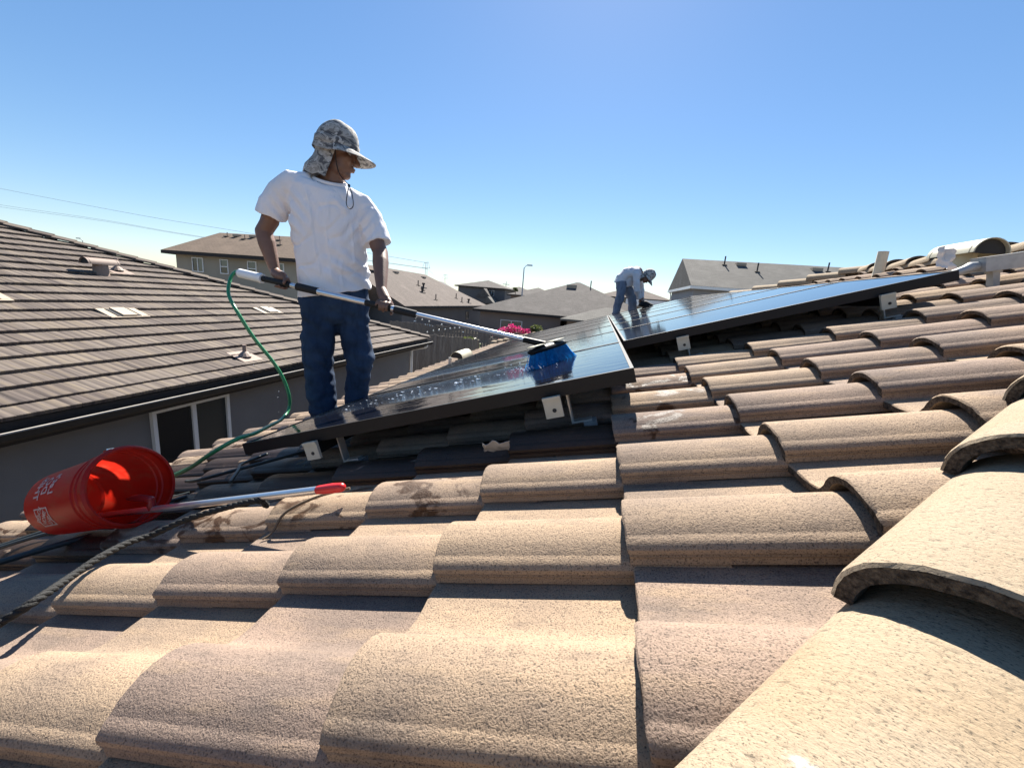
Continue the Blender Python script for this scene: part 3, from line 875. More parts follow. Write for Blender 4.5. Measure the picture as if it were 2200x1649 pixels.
for k in range(-1, 23):
    u0 = 0.2066 + 0.35 * k if k >= 0 else -0.03
    s0 = u0 * CS
    if s0 > HS: break
    y = -3.0 + (0.163 if k % 2 else 0)
    while y < NY1 - s0 + 0.1:
        cand.append((k, u0, y)); y += 0.33
def nb_mat(u0, y, j=True):
    p = Vector((NX - u0 * CS, y, NZ + u0 * SN)) + Vector((SN, 0, CS)) * 0.054
    mm = Matrix.Translation(p) @ NM
    if j: mm = mm @ Matrix.Rotation(random.uniform(-.004, .004), 4, 'Z') @ Matrix.Translation((random.uniform(-.004, .004), 0, random.uniform(0, .003)))
    return mm
def clip_mesh(me, planes):
    bm = bmesh.new(); bm.from_mesh(me)
    for co, no in planes:
        bmesh.ops.bisect_plane(bm, geom=bm.verts[:] + bm.edges[:] + bm.faces[:], plane_co=co, plane_no=no, clear_outer=True)
    ok = len(bm.faces) > 0
    out = bpy.data.meshes.new('tile'); bm.to_mesh(out); bm.free()
    for mt in me.materials: out.materials.append(mt)
    return out if ok else None
rank = []
for k, u0, y in cand:
    w = NP((u0 + .17) * CS, y + .16)
    p = to_view(w)
    vis = p is not None and -15 < p[0] < 925 and 440 < p[1] < 960
    # the man hides some of it
    rank.append((-(1.0 / p[2] ** 2) if vis and not (645 < p[0] < 790) else 1.0, k, u0, y))
rank.sort()
joined = bmesh.new(); jl = joined.faces.layers.float.new('rnd')
def join_tile(bm_, layer, me, mm, r):
    n0 = len(bm_.faces)
    tmp = bmesh.new(); tmp.from_mesh(me); tmp.transform(mm)
    idx = {}
    for v in tmp.verts: idx[v.index] = bm_.verts.new(v.co)
    for f in tmp.faces:
        try:
            nf = bm_.faces.new([idx[v.index] for v in f.verts]); nf.smooth = f.smooth; nf[layer] = r; nf.material_index = f.material_index
        except ValueError: pass
    tmp.free()
hip_n = Vector((-1, 1, 0)).normalized()   # plan normal pointing out of the plane past the hip
for n, (key, k, u0, y) in enumerate(rank):
    mm = nb_mat(u0, y); r = random.random()
    me = shake
    if y + .33 > NY1 - (u0 + .42) * CS:
        inv = mm.inverted()
        me = clip_mesh(shake, [(inv @ Vector((NX, NY1, NZ)), inv.to_3x3() @ Vector((1, 0, 0)) * 0 + inv.to_3x3() @ (hip_n * -1) * -1)])
        if me is None: continue
    if n < 285 and key < 0:
        o = link_mesh('tile', me, None, nroof); o.matrix_local = mm; o['rnd'] = r
    else:
        join_tile(joined, jl, me, mm, r)
jm = bpy.data.meshes.new('tile_field'); joined.to_mesh(jm); joined.free(); jm.materials.append(M['shake'])
o = link_mesh('tile_field', jm, None, nroof); o['kind'] = 'stuff'
# hip caps: angled slabs lapping up the hip
hd = Vector((-1, -1, TAN)).normalized(); hx = Vector((1, -1, 0)).normalized(); hu = hd.cross(hx); hu = hu if hu.z > 0 else -hu
def cap_mesh():
    mb = MB(); w, t, L = 0.15, 0.03, 0.42; dr = 0.052
    rings = []
    for x in (0, L):
        tz = -x * 0.055
        rings.append([(x, -w, -dr + tz), (x, -w * .12, -.002 + tz), (x, w * .12, -.002 + tz), (x, w, -dr + tz), (x, w, -dr - t + tz), (x, 0, -t - .012 + tz), (x, -w, -dr - t + tz)])
    return mb.loft(rings).mesh('hip_tile', None, True)
cm = cap_mesh(); cm.materials.append(M['shake'])
for k in range(33):
    p = Vector((NX, NY1, NZ)) + hd * (0.02 + 0.345 * k) + Vector((0, 0, 0.125))
    o = link_mesh('hip_tile', cm, None, nroof); o.matrix_local = frame_mat(p, hd, hx, hu); o['rnd'] = random.random()
# fascia, gutter and downspout
MB().box((NX - 0.04, -9, NZ - 0.27), (NX, NY1 - .03, NZ - 0.02)).obj('fascia', M['fascia_dark'], nb)
MB().box((-6.25, -9, NZ - 0.27), (NX - .041, NY1 - .04, NZ - 0.24)).obj('soffit', M['stucco'], nb)
gm = MB()
prof = [(0.001, -.08), (0.001, -.21), (.07, -.215), (.105, -.18), (.115, -.11), (.105, -.11), (.097, -.175), (.066, -.205), (.008, -.20), (.008, -.08)]
gm.loft([[(NX + a, yy, NZ + b) for a, b in prof] for yy in (-9, NY1 + .08)])
go = gm.obj('gutter', M['gutter'], nb)
MB().box((NX + .094, -9, NZ - .110), (NX + .124, NY1 + .08, NZ - .096)).obj('gutter_lip', M['gutter_lip'], go)
MB().tube(spline([(NX + .06, 12.3, NZ - .15), (NX + .03, 12.3, NZ - .26), (-6.17, 12.16, NZ - .36), (-6.19, 12.12, NZ - .55), (-6.19, 12.12, GZ)], 5), 0.042, 8).obj('downspout', M['vinyl'], nb, smooth=40)
window(nb, ('x', -6.25, 1), (4.44, -2.20), 1.26, 1.25, 'slide', 'vinyl', 'screen', 'pane')

def roof_frame_nb(s, y):
    return frame_mat(NP(s, y, 0.03), Vector((-CS, 0, SN)), Vector((0, 1, 0)), Vector((SN, 0, CS)))

def t_vent(parent, org, neck_h, r, length, mat, name, base=True, rn=None):
    """half-barrel hood lying along Y on a short neck"""
    v = empty(name, org, parent=parent) if parent else None
    return v

def hooded_vent(root, r, L, neck_r, neck_h, mat, base_w):
    MB().tube([(0, 0, -.12), (0, 0, neck_h)], [neck_r * 1.15, neck_r], 14).obj('neck', M[mat], root, smooth=40)
    mb = MB(); seg = 14
    pr = [(r * cos(pi * k / seg), r * 0.95 * sin(pi * k / seg) + neck_h - .03) for k in range(seg + 1)]
    ri = r - .008
    pr += [(ri * cos(pi * k / seg), ri * 0.95 * sin(pi * k / seg) + neck_h - .028) for k in range(seg, -1, -1)]
    mb.loft([[(x, y, z) for x, z in pr] for y in (-L / 2, L / 2)])
    hood = mb.obj('hood', M[mat], root, smooth=50)
    for y in (-L / 2 + .03, L / 2 - .04):
        e = MB()
        e.add([(x, y, z) for x, z in pr[:seg + 1]] + [(x, y + .01, z) for x, z in pr[:seg + 1]],
              [tuple(range(seg + 1)), tuple(range(2 * seg + 1, seg, -1))] + [(i, i + 1, seg + 2 + i, seg + 1 + i) for i in range(seg)])
        e.obj('end_screen', M['vent_shade'], hood)
    MB().box((-base_w, -base_w, -.10), (base_w, base_w, -.085)).obj('flashing', M[mat], root)

# vents are fixed to the neighbour's roof: parts of it
def nb_pipe(s, y, h, r, base_w=0.2):
    p = NP(s, y, 0.03)
    o = MB().tube([p - Vector((0, 0, .1)), p + Vector((0, 0, h))], r, 10).obj('vent_pipe', M['vent_tan'], nroof, smooth=40)
    fm = MB().box((-base_w, -base_w, .008), (base_w, base_w, .018), roof_frame_nb(s, y))
    x, yv, zz = Vector((-CS, 0, SN)), Vector((0, 1, 0)), Vector((SN, 0, CS))
    fm.lathe([(.12, .018), (.07, .07), (r + .004, .10)], p, Vector((0, 0, 1)), 12)
    fm.obj('flashing', M['vent_tan'], o)
nb_pipe(4.43, 6.36, 0.26, 0.032); nb_pipe(0.47, 5.50, 0.22, 0.032)
vt = empty('exhaust_vent', NP(4.23, 5.93, 0.03), parent=nroof)
hooded_vent(vt, 0.13, 0.55, 0.115, 0.20, 'vent_tan', 0.28)
def low_vent(s, y):
    mm = roof_frame_nb(s, y)
    b_ = MB().box((-.19, -.30, 0), (.19, .30, .022), mm).obj('roof_vent', M['vent_sand'], nroof)
    k = MB()
    for c in (-.155, .155): k.box((-.15, c - .028, .0225), (.15, c + .028, .030), mm)
    k.obj('louver', M['vent_shade'], b_)
    MB().box((-.16, -.11, .0225), (.16, .11, .05), mm).obj('cover', M['vent_sand'], b_)
for s, y in ((2.35, 4.94), (2.36, 8.13), (3.0, 3.55)): low_vent(s, y)

# ------------------------------------------------------------------ fence, string lights, shrubs between the houses
fen = empty('wooden_fence', (0, 0, 0), label='weathered gray plank fence beyond the corner of the striped roof', cat='fence')
x = -8.6
while x < -5.25:
    w_ = 0.136
    hh = -1.47 + random.uniform(-.04, .03)
    o = MB().box((x, 16.5, -3.5), (x + w_ - .012, 16.522, hh)).obj('plank', M['wood_gray'], fen); o['rnd'] = random.random()
    x += w_
MB().box((-8.7, 16.525, -2.0), (-5.2, 16.57, -1.9)).box((-8.7, 16.525, -3.1), (-5.2, 16.57, -3.0)).obj('rail', M['wood_gray'], fen)
for xx in (-8.6, -6.9, -5.25): MB().box((xx, 16.57, GZ), (xx + .09, 16.66, -1.5)).obj('post', M['wood_gray'], fen)
MB().box((-8.8, 16.35, GZ), (-5.1, 16.7, -3.51)).obj('footing', M['stucco'], fen)
f2 = empty('wooden_fence', (0, 0, 0), label='dark horizontal-board fence right of the plank fence, below the pink shrub', cat='fence')
for k in range(9):
    o = MB().box((-5.15, 18.2, -3.9 + k * .26), (-1.0, 18.23, -3.9 + k * .26 + .245)).obj('plank', M['wood_gray'], f2); o['rnd'] = 0.9 + random.random() * .1
for xx in (-5.1, -3.2, -1.2): MB().box((xx, 18.24, GZ), (xx + .1, 18.34, -1.5)).obj('post', M['wood_gray'], f2)

f3 = empty('wooden_fence', (0, 0, 0), label='dark plank fence further back, under the string lights', cat='fence')
x = -13.5
while x < -4.7:
    o = MB().box((x, 24, -3.9), (x + .185, 24.025, -1.66 + random.uniform(-.04, .03))).obj('plank', M['wood_gray'], f3); o['rnd'] = 0.8 + random.random() * .2
    x += .2
MB().box((-13.5, 24.03, -2.1), (-4.7, 24.08, -2.0)).box((-13.5, 24.03, -3.6), (-4.7, 24.08, -3.5)).obj('rail', M['wood_gray'], f3)
sl = empty('string_lights', (0, 0, 0), label='string of small white bulbs slung above the plank fence', cat='string lights')
bulbs = [(-11.4, 22, -1.05), (-10.73, 22, -1.19), (-10.32, 22, -1.24), (-9.88, 22, -1.31), (-9.09, 22, -1.43)]
bulbs2 = [(-9.97, 22, -1.95), (-9.59, 22, -1.83), (-9.25, 22, -1.77), (-8.87, 22, -1.68), (-8.56, 22, -1.60), (-8.28, 22, -1.55), (-7.99, 22, -1.52)]
MB().tube([Vector(b) + Vector((0, 0, .06)) for b in bulbs], 0.008, 4).obj('cord', M['cord'], sl)
MB().tube([Vector(b) + Vector((0, 0, .06)) for b in bulbs2], 0.008, 4).obj('cord', M['cord'], sl)
for b in bulbs + bulbs2:
    MB().ball(b, 0.045, 8, 6).obj('bulb', M['bulb'], sl, smooth=60)

def leaf_cloud(name, mat, parent, blobs, count, size, seed):
    rng = random.Random(seed); mb = MB()
    tot = sum(b[3] for b in blobs)
    for _ in range(count):
        t = rng.random() * tot
        for b in blobs:
            t -= b[3]
            if t <= 0: break
        d = Vector((rng.gauss(0, 1), rng.gauss(0, 1), rng.gauss(0, 1))).normalized() * (0.55 + 0.5 * rng.random())
        c = Vector(b[:3]) + d * b[3] * Vector((1, 1, .85)).length / 1.65
        a = Vector((rng.gauss(0, 1), rng.gauss(0, 1), rng.gauss(0, 1))).normalized(); x_, y_ = perp(a)
        s_ = size * rng.uniform(.6, 1.3)
        mb.add([c - x_ * s_, c + y_ * s_ * .5, c + x_ * s_, c - y_ * s_ * .5], [(0, 1, 2, 3)])
    o = mb.obj(name, mat, parent, fix=False); o['kind'] = 'stuff'
    return o
sh = empty('flowering_shrub', (-5.6, 26, GZ), label='bright pink flowering shrub in front of the gray-roofed house', cat='shrub')
sh.location = (0, 0, 0)
bl = [(-6.3, 26, -1.85, .35), (-5.75, 26, -1.62, .36), (-5.2, 26, -1.75, .38), (-6.9, 26, -2.3, .32), (-4.75, 26.1, -1.75, .28), (-5.9, 25.9, -2.2, .5)]
leaf_cloud('blossom', M['blossom'], sh, bl, 1500, 0.07, 3)
leaf_cloud('leaves', M['leaf'], sh, [(b[0], b[1] + .05, b[2] - .15, b[3] * .9) for b in bl], 500, 0.07, 4)
MB().tube([(-5.8, 26, GZ), (-5.7, 26, -2.3)], 0.07, 6).obj('trunk', M['bark'], sh)
def shrub(x, y, zc, r, label, seed):
    s_ = empty('shrub', (0, 0, 0), label=label, cat='shrub')
    rr = random.Random(seed)
    leaf_cloud('leaves', M['leaf'], s_, [(x + rr.uniform(-r, r) * .7, y + rr.uniform(-.3, .3), zc + rr.uniform(-r, r) * .45, r * .6) for _ in range(6)], 900, r * .16, seed)
    MB().tube([(x, y, GZ), (x, y, zc)], 0.06, 6).obj('trunk', M['bark'], s_)
shrub(-4.0, 26.5, -1.75, .55, 'dull green shrub right of the pink flowering shrub', 11)
shrub(-6.6, 18.9, -2.3, .75, 'dark green bush behind the plank fence', 12)
shrub(1.9, 60, 0.2, 1.3, 'green tree top between the legs of the bending worker', 13)
shrub(-16.2, 76, 2.0, .45, 'small dark tree top left of the gray pyramid roof', 14)

# ------------------------------------------------------------------ our house: S-tiled hip roof
our = empty('tiled_house', (0, 0, 0), label='house with sand-coloured S-tile roof carrying the solar panels', cat='house')
oroof = empty('roof', parent=our)
U_EAVE, U_RIDGE = -3.5, 3.15 / CS
HIPF = 8.75                                 # far hip axis: X + Y = HIPF
V_END = HIPF - U_EAVE * CS
HIPC = -0.54                                # hip axis in the roof plane: v = CS*u + HIPC
XR = U_RIDGE * CS
dm = MB()
eave_v0 = U_EAVE * CS + HIPC
# decking under the tiles: main slope, hip-end slope, far slope
A0 = U(U_EAVE - .05, eave_v0, -.11); A1 = U(U_EAVE - .05, V_END, -.11); A2 = U(U_RIDGE, HIPF - XR, -.11); A3 = U(U_RIDGE, U_RIDGE * CS + HIPC, -.11)
B0 = Vector((2 * XR - A0.x, A0.y, A0.z)); B1 = Vector((2 * XR - A1.x, A1.y, A1.z))
dm.add([A0, A1, A2, A3, B0, B1], [(0, 3, 2, 1), (0, 4, 3), (4, 5, 2, 3), (1, 2, 5)])
dm.obj('deck', M['deck'], oroof, fix=False)
MB().box((A0.x + .5, A0.y + .5, GZ), (B0.x - .5, V_END - .4, A0.z - .25)).obj('wall', M['stucco_tan'], our)
MB().box((A0.x, A0.y, A0.z - .24), (A0.x + .04, V_END, A0.z - .03)).obj('fascia', M['fascia_tan'], our)
MB().loft([[(A0.x + a, yy, A0.z + b) for a, b in ((-.001, -.05), (-.001, -.16), (-.08, -.16), (-.11, -.11), (-.115, -.05), (-.105, -.05), (-.095, -.11), (-.07, -.145), (-.01, -.145), (-.01, -.05))] for yy in (A0.y, V_END)]).obj('gutter', M['gutter'], our)

PROF = [(.003, -.007), (.004, .004), (.001, .008), (.004, .011), (.0, .013), (.0, .0205), (.006, .0275), (.016, .0342), (.019, .0345), (.022, .0366), (.034, .0445), (.048, .0500),
        (.065, .0545), (.085, .0560), (.105, .0545), (.122, .0495), (.138, .0405), (.152, .028), (.164, .0145), (.175, .004), (.188, -.0045), (.205, -.0090), (.225, -.0110), (.250, -.0110), (.280, -.0100), (.315, -.0095), (.338, -.0095)]
def s_tile(seed, jag=0.0012):
    rng = random.Random(seed)
    mb = MB(); L, t = 0.50, 0.017
    n = len(PROF)
    top, bot = [], []
    for i, (v, h) in enumerate(PROF):
        a = PROF[max(i - 1, 0)]; b = PROF[min(i + 1, n - 1)]
        top.append((v, h))
    # underside: offset along a smoothed normal
    sm = [(0.018, -.007), (0.018, .012), (.022, .018), (.034, .027), (.048, .0330), (.065, .0375), (.085, .0390), (.105, .0375), (.118, .033), (.130, .026), (.142, .014), (.152, .001), (.163, -.012), (.18, -.022), (.205, -.0285), (.25, -.031), (.29, -.0295), (.338, -.0285)]
    ring_prof = top + sm[::-1]
    cv = sum(p[0] for p in ring_prof) / len(ring_prof)
    rings = []
    sag = rng.uniform(-.0015, .0015)
    stations = [(0.0, 0.0045), (0.0025, 0.0012), (0.008, 0.0), (0.12, 0.0), (0.24, 0.0), (0.36, 0.0), (L, 0.0)]
    for x, inset in stations:
        ring = []
        dz = -x * 0.034 / 0.35
        for k, (v, h) in enumerate(ring_prof):
            jx = rng.uniform(-jag, jag) if x < .01 else 0
            upper = k < n
            hh = h - (inset if upper and v > .004 else 0)
            ring.append((x + jx, v + (inset * .5 if v < .005 else 0), hh + dz + sag * sin(pi * x / L)))
        rings.append(ring)
    mb.loft(rings)
    return mb.mesh('tile', 34, True)
def grime_shade_ends(me, mat):
    me.materials.append(mat)
    for p in me.polygons:
        if p.normal.x < -.93: p.material_index = len(me.materials) - 1
    return me
TILES = [s_tile(100 + k) for k in range(4)]
def with_mat(me, mt):
    c = me.copy(); c.materials.clear(); c.materials.append(mt); return grime_shade_ends(c, M['tile_end'])
TV = {k: [with_mat(t_, M[k]) for t_ in TILES] for k in ('tile', 'tile_wet', 'tile_wet_shade')}

WET = {(-2, 1), (-3, 1), (-4, 1), (-5, 1), (0, 2), (0, 3), (0, 4), (-9, 3), (-9, 4)}
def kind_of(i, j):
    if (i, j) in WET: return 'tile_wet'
    if -8 <= i <= -5 and 2 <= j <= 8: return 'tile_wet_shade'
    if -4 <= i <= -1 and 2 <= j <= 7: return 'tile_wet_shade'
    if -7 <= i <= -6 and j == 1: return 'tile_wet_shade'  # wet tiles with painted shade beside the bucket
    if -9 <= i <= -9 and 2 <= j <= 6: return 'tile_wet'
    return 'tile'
def tile_mat_local(i, j):
    jit = Matrix.Rotation(random.uniform(-.006, .006), 4, 'Z') @ Matrix.Rotation(random.uniform(-.004, .004), 4, 'Y')
    loc = Vector((i * EXP + random.uniform(-.004, .004), j * ROW + random.uniform(-.0025, .0025), random.uniform(-.0015, .0015)))
    return ROOF_M @ Matrix.Translation(loc) @ jit
slots = []
for i in range(-10, 10):
    for j in range(-14, 48):
        u, v = i * EXP, j * ROW
        if v + .34 < (u) * CS + HIPC or v > HIPF - u * CS: continue
        cu, cvv = u + .17, v + .12
        p = to_view(U(cu, cvv, .03))
        key = 1.0
        if p and -120 < p[0] < 2330 and 480 < p[1] < 1900:
            under = (-1.5 < cu < .02 and .86 < cvv < 7.7) or (.25 < cu < 1.75 and 1.95 < cvv < 7.7)
            behind = cvv > 7.9 and cu > -1.4
            if not under and not behind:
                key = -1.0 / p[2] ** 2
                if u < -1.6 and v > 2: key *= .8
        slots.append((key, i, j))
slots.sort()
tb = bmesh.new(); tl = tb.faces.layers.float.new('rnd')
hn = Vector((CS * CS, -1, 0)); hip_w = Vector((1, -1, 0)).normalized()
singles = 0
for key, i, j in slots:
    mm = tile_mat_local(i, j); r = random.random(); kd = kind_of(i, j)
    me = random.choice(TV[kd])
    u, v = i * EXP, j * ROW
    if v - .02 < (u + .60) * CS + HIPC:
        inv = mm.inverted()
        me = clip_mesh(me, [(inv @ Vector((0, HIPC, 0)), inv.to_3x3() @ hip_w)])
        if me is None: continue
    if v + .34 > HIPF - (u + .60) * CS:
        inv = mm.inverted()
        me = clip_mesh(me, [(inv @ Vector((0, HIPF, 0)), inv.to_3x3() @ Vector((1, 1, 0)).normalized())])
        if me is None: continue
    if i >= 8:
        inv = mm.inverted()
        me = clip_mesh(me, [(inv @ Vector((XR, 0, 0)), inv.to_3x3() @ Vector((1, 0, 0)))])
        if me is None: continue
    if (key < 0 and singles < 282):
        singles += 1
        o = link_mesh('tile', me, None, oroof); o.matrix_local = mm; o['rnd'] = r
    else:
        join_tile(tb, tl, me, mm, r)
jm = bpy.data.meshes.new('tile_field'); tb.to_mesh(jm); tb.free(); jm.materials.append(M['tile']); jm.materials.append(M['tile_end'])
o = link_mesh('tile_field', jm, None, oroof); o['kind'] = 'stuff'
# tiles of the hip-end slope and of the far slope (seen only from elsewhere)
tb = bmesh.new(); tl = tb.faces.layers.float.new('rnd')
# the hip-end plane is the main plane mirrored across the hip: swap plan axes
for i in range(-6, 8):
    t0 = i * EXP
    for j in range(0, 24):
        fm_ = frame_mat(Vector((t0 * CS - .02 + j * ROW, HIPC + t0 * CS, t0 * SN)), Vector((0, CS, SN)), Vector((1, 0, 0)), Vector((0, -SN, CS)))
        me = TV['tile'][0]
        if j < 3:
            inv = fm_.inverted()
            me = clip_mesh(me, [(inv @ Vector((0, HIPC, 0)), inv.to_3x3() @ -hip_w)])
            if me is None: continue
        join_tile(tb, tl, me, fm_, random.random())
bmesh.ops.recalc_face_normals(tb, faces=tb.faces)
jm = bpy.data.meshes.new('tile_field'); tb.to_mesh(jm); tb.free(); jm.materials.append(M['tile']); jm.materials.append(M['tile_end'])
o = link_mesh('tile_field', jm, None, oroof); o['kind'] = 'stuff'

# barrel tiles along hip and ridge
def barrel(seed, hw=0.138, rise=0.097, L=0.44, t=0.021, tilt=0.045):
    rng = random.Random(seed); mb = MB(); seg = 22
    rings = []
    for x, ins in ((0.0, .005), (.003, .001), (.012, 0), (.15, 0), (.3, 0), (L, 0)):
        ring = []; k_ = 1 - x * .10
        for k in range(seg + 1):
            a = pi * (k / seg)
            jx = rng.uniform(-.0018, .0018) if x < .01 else 0
            ring.append((x + jx, cos(a) * (hw - ins) * k_, (sin(a) ** .86) * (rise - ins) * k_ - x * tilt / .36))
        for k in range(seg, -1, -1):
            a = pi * (k / seg)
            jx = rng.uniform(-.0018, .0018) if x < .01 else 0
            ring.append((x + jx, cos(a) * (hw - t) * k_, (sin(a) ** .86) * (rise - t) * k_ - x * tilt / .36))
        rings.append(ring)
    mb.loft(rings)
    me = mb.mesh('hip_tile', 34, True); me.materials.append(M['hip'])
    return grime_shade_ends(me, M['tile_end'])
BT = [barrel(7), barrel(8), barrel(9)]
Hd = Vector((1, 1, TAN)).normalized(); Hx = Vector((-1, 1, 0)).normalized(); Hu = Hd.cross(Hx)
tip = U(.213, -.163, .05)
org = tip + Hx * -0.138
for k in range(-5, 9):
    p = org + Hd * (0.3657 * k)
    bme_ = BT[k % 3] if k != -1 else with_mat(BT[k % 3], M['hip_spot'])
    o = link_mesh('hip_tile', bme_, None, oroof)
    o.matrix_local = frame_mat(p, Hd, Hx, Hu) @ Matrix.Rotation(random.uniform(-.008, .008), 4, 'Z'); o['rnd'] = random.random()
y = XR + HIPC + .1; k = 0
while y < HIPF - XR - .1:
    o = link_mesh('ridge_tile', BT[k % 3], None, oroof)
    o.matrix_local = frame_mat(Vector((XR, y, XR * TAN + 0.030)), Vector((0, 1, 0)), Vector((-1, 0, 0)), Vector((0, 0, 1))) @ Matrix.Rotation(random.uniform(-.01, .01), 4, 'Z'); o['rnd'] = random.random()
    y += .33; k += 1
Fd = Vector((1, -1, TAN)).normalized(); Fx = Vector((1, 1, 0)).normalized(); Fu = Fd.cross(Fx); Fu = Fu if Fu.z > 0 else -Fu; Fx = Fu.cross(Fd)
p0 = Vector((U_EAVE * CS, HIPF - U_EAVE * CS, U_EAVE * SN + .045))
for k in range(27):
    p = p0 + Fd * (.3657 * k)
    if p.x > XR - .1: break
    o = link_mesh('hip_tile', BT[(k + 1) % 3], None, oroof)
    o.matrix_local = frame_mat(p, Fd, Fx, Fu) @ Matrix.Rotation(random.uniform(-.01, .01), 4, 'Z'); o['rnd'] = random.random()

# flue pipes and hooded vents fixed to this roof
def rpipe(u, v, h, r, mat, name='vent_pipe'):
    p = U(u, v, 0)
    mb = MB(); n_ = 14
    mb.loft([[p + Vector((r * cos(2 * pi * k / n_), r * sin(2 * pi * k / n_), z)) for k in range(n_)] for z in (-.06, h)], cap=False)
    mb.loft([[p + Vector(((r - .006) * cos(-2 * pi * k / n_), (r - .006) * sin(-2 * pi * k / n_), z)) for k in range(n_)] for z in (-.06, h)], cap=False)
    mb.add([p + Vector((rr * cos(2 * pi * k / n_), rr * sin(2 * pi * k / n_), h)) for rr in (r, r - .006) for k in range(n_)], [(k, (k + 1) % n_, n_ + (k + 1) % n_, n_ + k) for k in range(n_)])
    return mb.obj(name, M[mat], oroof, smooth=40)
rpipe(2.90, 4.62, 0.27, 0.048, 'pvc')
rpipe(-2.72, 6.1, 0.16, 0.028, 'galv')
hv = empty('exhaust_vent', U(2.56, 3.05, .06), parent=oroof); hooded_vent(hv, 0.105, 0.42, 0.06, 0.11, 'vent_cream', .16)
hv = empty('exhaust_vent', U(-2.72, 6.75, .03), parent=oroof); hooded_vent(hv, 0.125, 0.60, 0.07, 0.10, 'vent_cream', .2)
for hv_ in ():
    pass

# ------------------------------------------------------------------ solar panels, rails
PS = -0.0074
def ph(u): return 0.188 + PS * u
PL, PW, PT = 1.65, 0.995, 0.05
def panel_meshes():
    f = MB(); w = 0.012
    f.box((0, 0, -PT), (PL, w, 0)); f.box((0, PW - w, -PT), (PL, PW, 0)); f.box((0, w, -PT), (w, PW - w, 0)); f.box((PL - w, w, -PT), (PL, PW - w, 0))
    gl = MB().box((w, w, -.008), (PL - w, PW - w, -.0025))
    bk = MB().box((PL / 2 - .06, PW / 2 - .05, -.03), (PL / 2 + .06, PW / 2 + .05, -.0085))
    return f.mesh('frame', None, True), gl.mesh('glass', None, True), bk.mesh('junction_box', None, True)
pf, pg, pb = panel_meshes()
pf.materials.append(M['black_metal']); pb.materials.append(M['black_metal'])
pgw = pg.copy(); pg.materials.append(M['panel_glass']); pgw.materials.append(M['panel_glass_wet'])
def panel(u, v, label, wet, ln=1.0):
    sx = Vector((1, 0, PS)).normalized(); 
    org = U(u, v, ph(u)); x_ = (ROOF_M.to_3x3() @ sx); y_ = Vector((0, 1, 0)); z_ = x_.cross(y_)
    root = empty('solar_panel', mat=frame_mat(org, x_ * ln, y_, z_), label=label, cat='solar panel', group='black solar panels on the tiled roof')
    for nm, me in (('frame', pf), ('glass', pgw if wet else pg), ('junction_box', pb)):
        link_mesh(nm, me, None, root)
    return root
low_names = ['nearest solar panel of the lower row, under the blue brush, streaming with water', 'second-nearest solar panel of the lower row, just beyond the brushed panel',
             'third solar panel of the lower row counted from the brushed one', 'fourth solar panel of the lower row, midway along the row', 'fifth solar panel of the lower row counted from the brushed one',
             'last but one solar panel of the lower row', 'farthest solar panel of the lower row, near the bending worker']
up_names = ['nearest solar panel of the upper row, with the long black frame edge facing the tiles', 'second-nearest solar panel of the upper row', 'third solar panel of the upper row counted from the near edge',
            'fourth solar panel of the upper row counted from the near edge', 'last but one solar panel of the upper row', 'farthest solar panel of the upper row, before the bending worker']
for k in range(7): panel(-1.55, 0.77 + 1.01 * k, low_names[k], k < 2)
for k in range(6): panel(0.118, 1.78 + 1.01 * k, up_names[k], False, 0.945)

def rail(u, v0, v1, label):
    hz = ph(u) - PT - .002
    def L_(a, v, b): return U(u + a, v, hz + b)
    root = empty('mounting_rail', (0, 0, 0), label=label, cat='mounting rail', group='mounting rails under the solar panels')
    mb = MB(); mb.box((-.02, v0, -.045), (.02, v1, 0), Matrix.Translation(U(u, 0, hz)) @ ROOF_M); mb.obj('rail', M['black_metal'], root)
    mt = Matrix.Translation(U(u, v0, hz)) @ ROOF_M
    c = MB().box((-.034, -.014, -.062), (.028, -.001, .012), mt).box((-.034, -.0195, .002), (.028, -.0145, .012), mt)
    cap = c.obj('end_cap', M['cap_white'], root)
    x_, z_ = ROOF_M.to_3x3() @ Vector((1, 0, 0)), ROOF_M.to_3x3() @ Vector((0, 0, 1))
    MB().lathe([(0.0, .0012), (.0075, .0012), (.0075, 0)], U(u, v0 - .0142, hz - .036), Vector((0, -1, 0)), 12).obj('bolt_hole', M['vent_shade'], cap)
    v = v0 + .12
    while v < v1:
        mt2 = Matrix.Translation(U(u + .022, v, hz)) @ ROOF_M
        ft = MB().box((.012, -.02, -.125), (.018, .02, -.005), mt2).box((.018, -.02, -.125), (.085, .02, -.118), mt2)
        ft.obj('foot', M['alu_pale'], root)
        MB().box((.055, -.028, -.165), (.10, .028, -.1255), mt2).obj('flashing_block', M['galv'], root)
        v += 1.25
rail(-1.185, 0.75, 7.8, 'mounting rail of the lower row nearest the eave, white end cap showing')
rail(-0.185, 0.75, 7.8, 'mounting rail of the lower row nearest the upper row, white end cap showing')
rail(0.425, 1.765, 7.8, 'mounting rail of the upper row nearest the lower row, white end cap showing')
rail(1.375, 1.765, 7.8, 'mounting rail of the upper row nearest the ridge, white end cap showing')

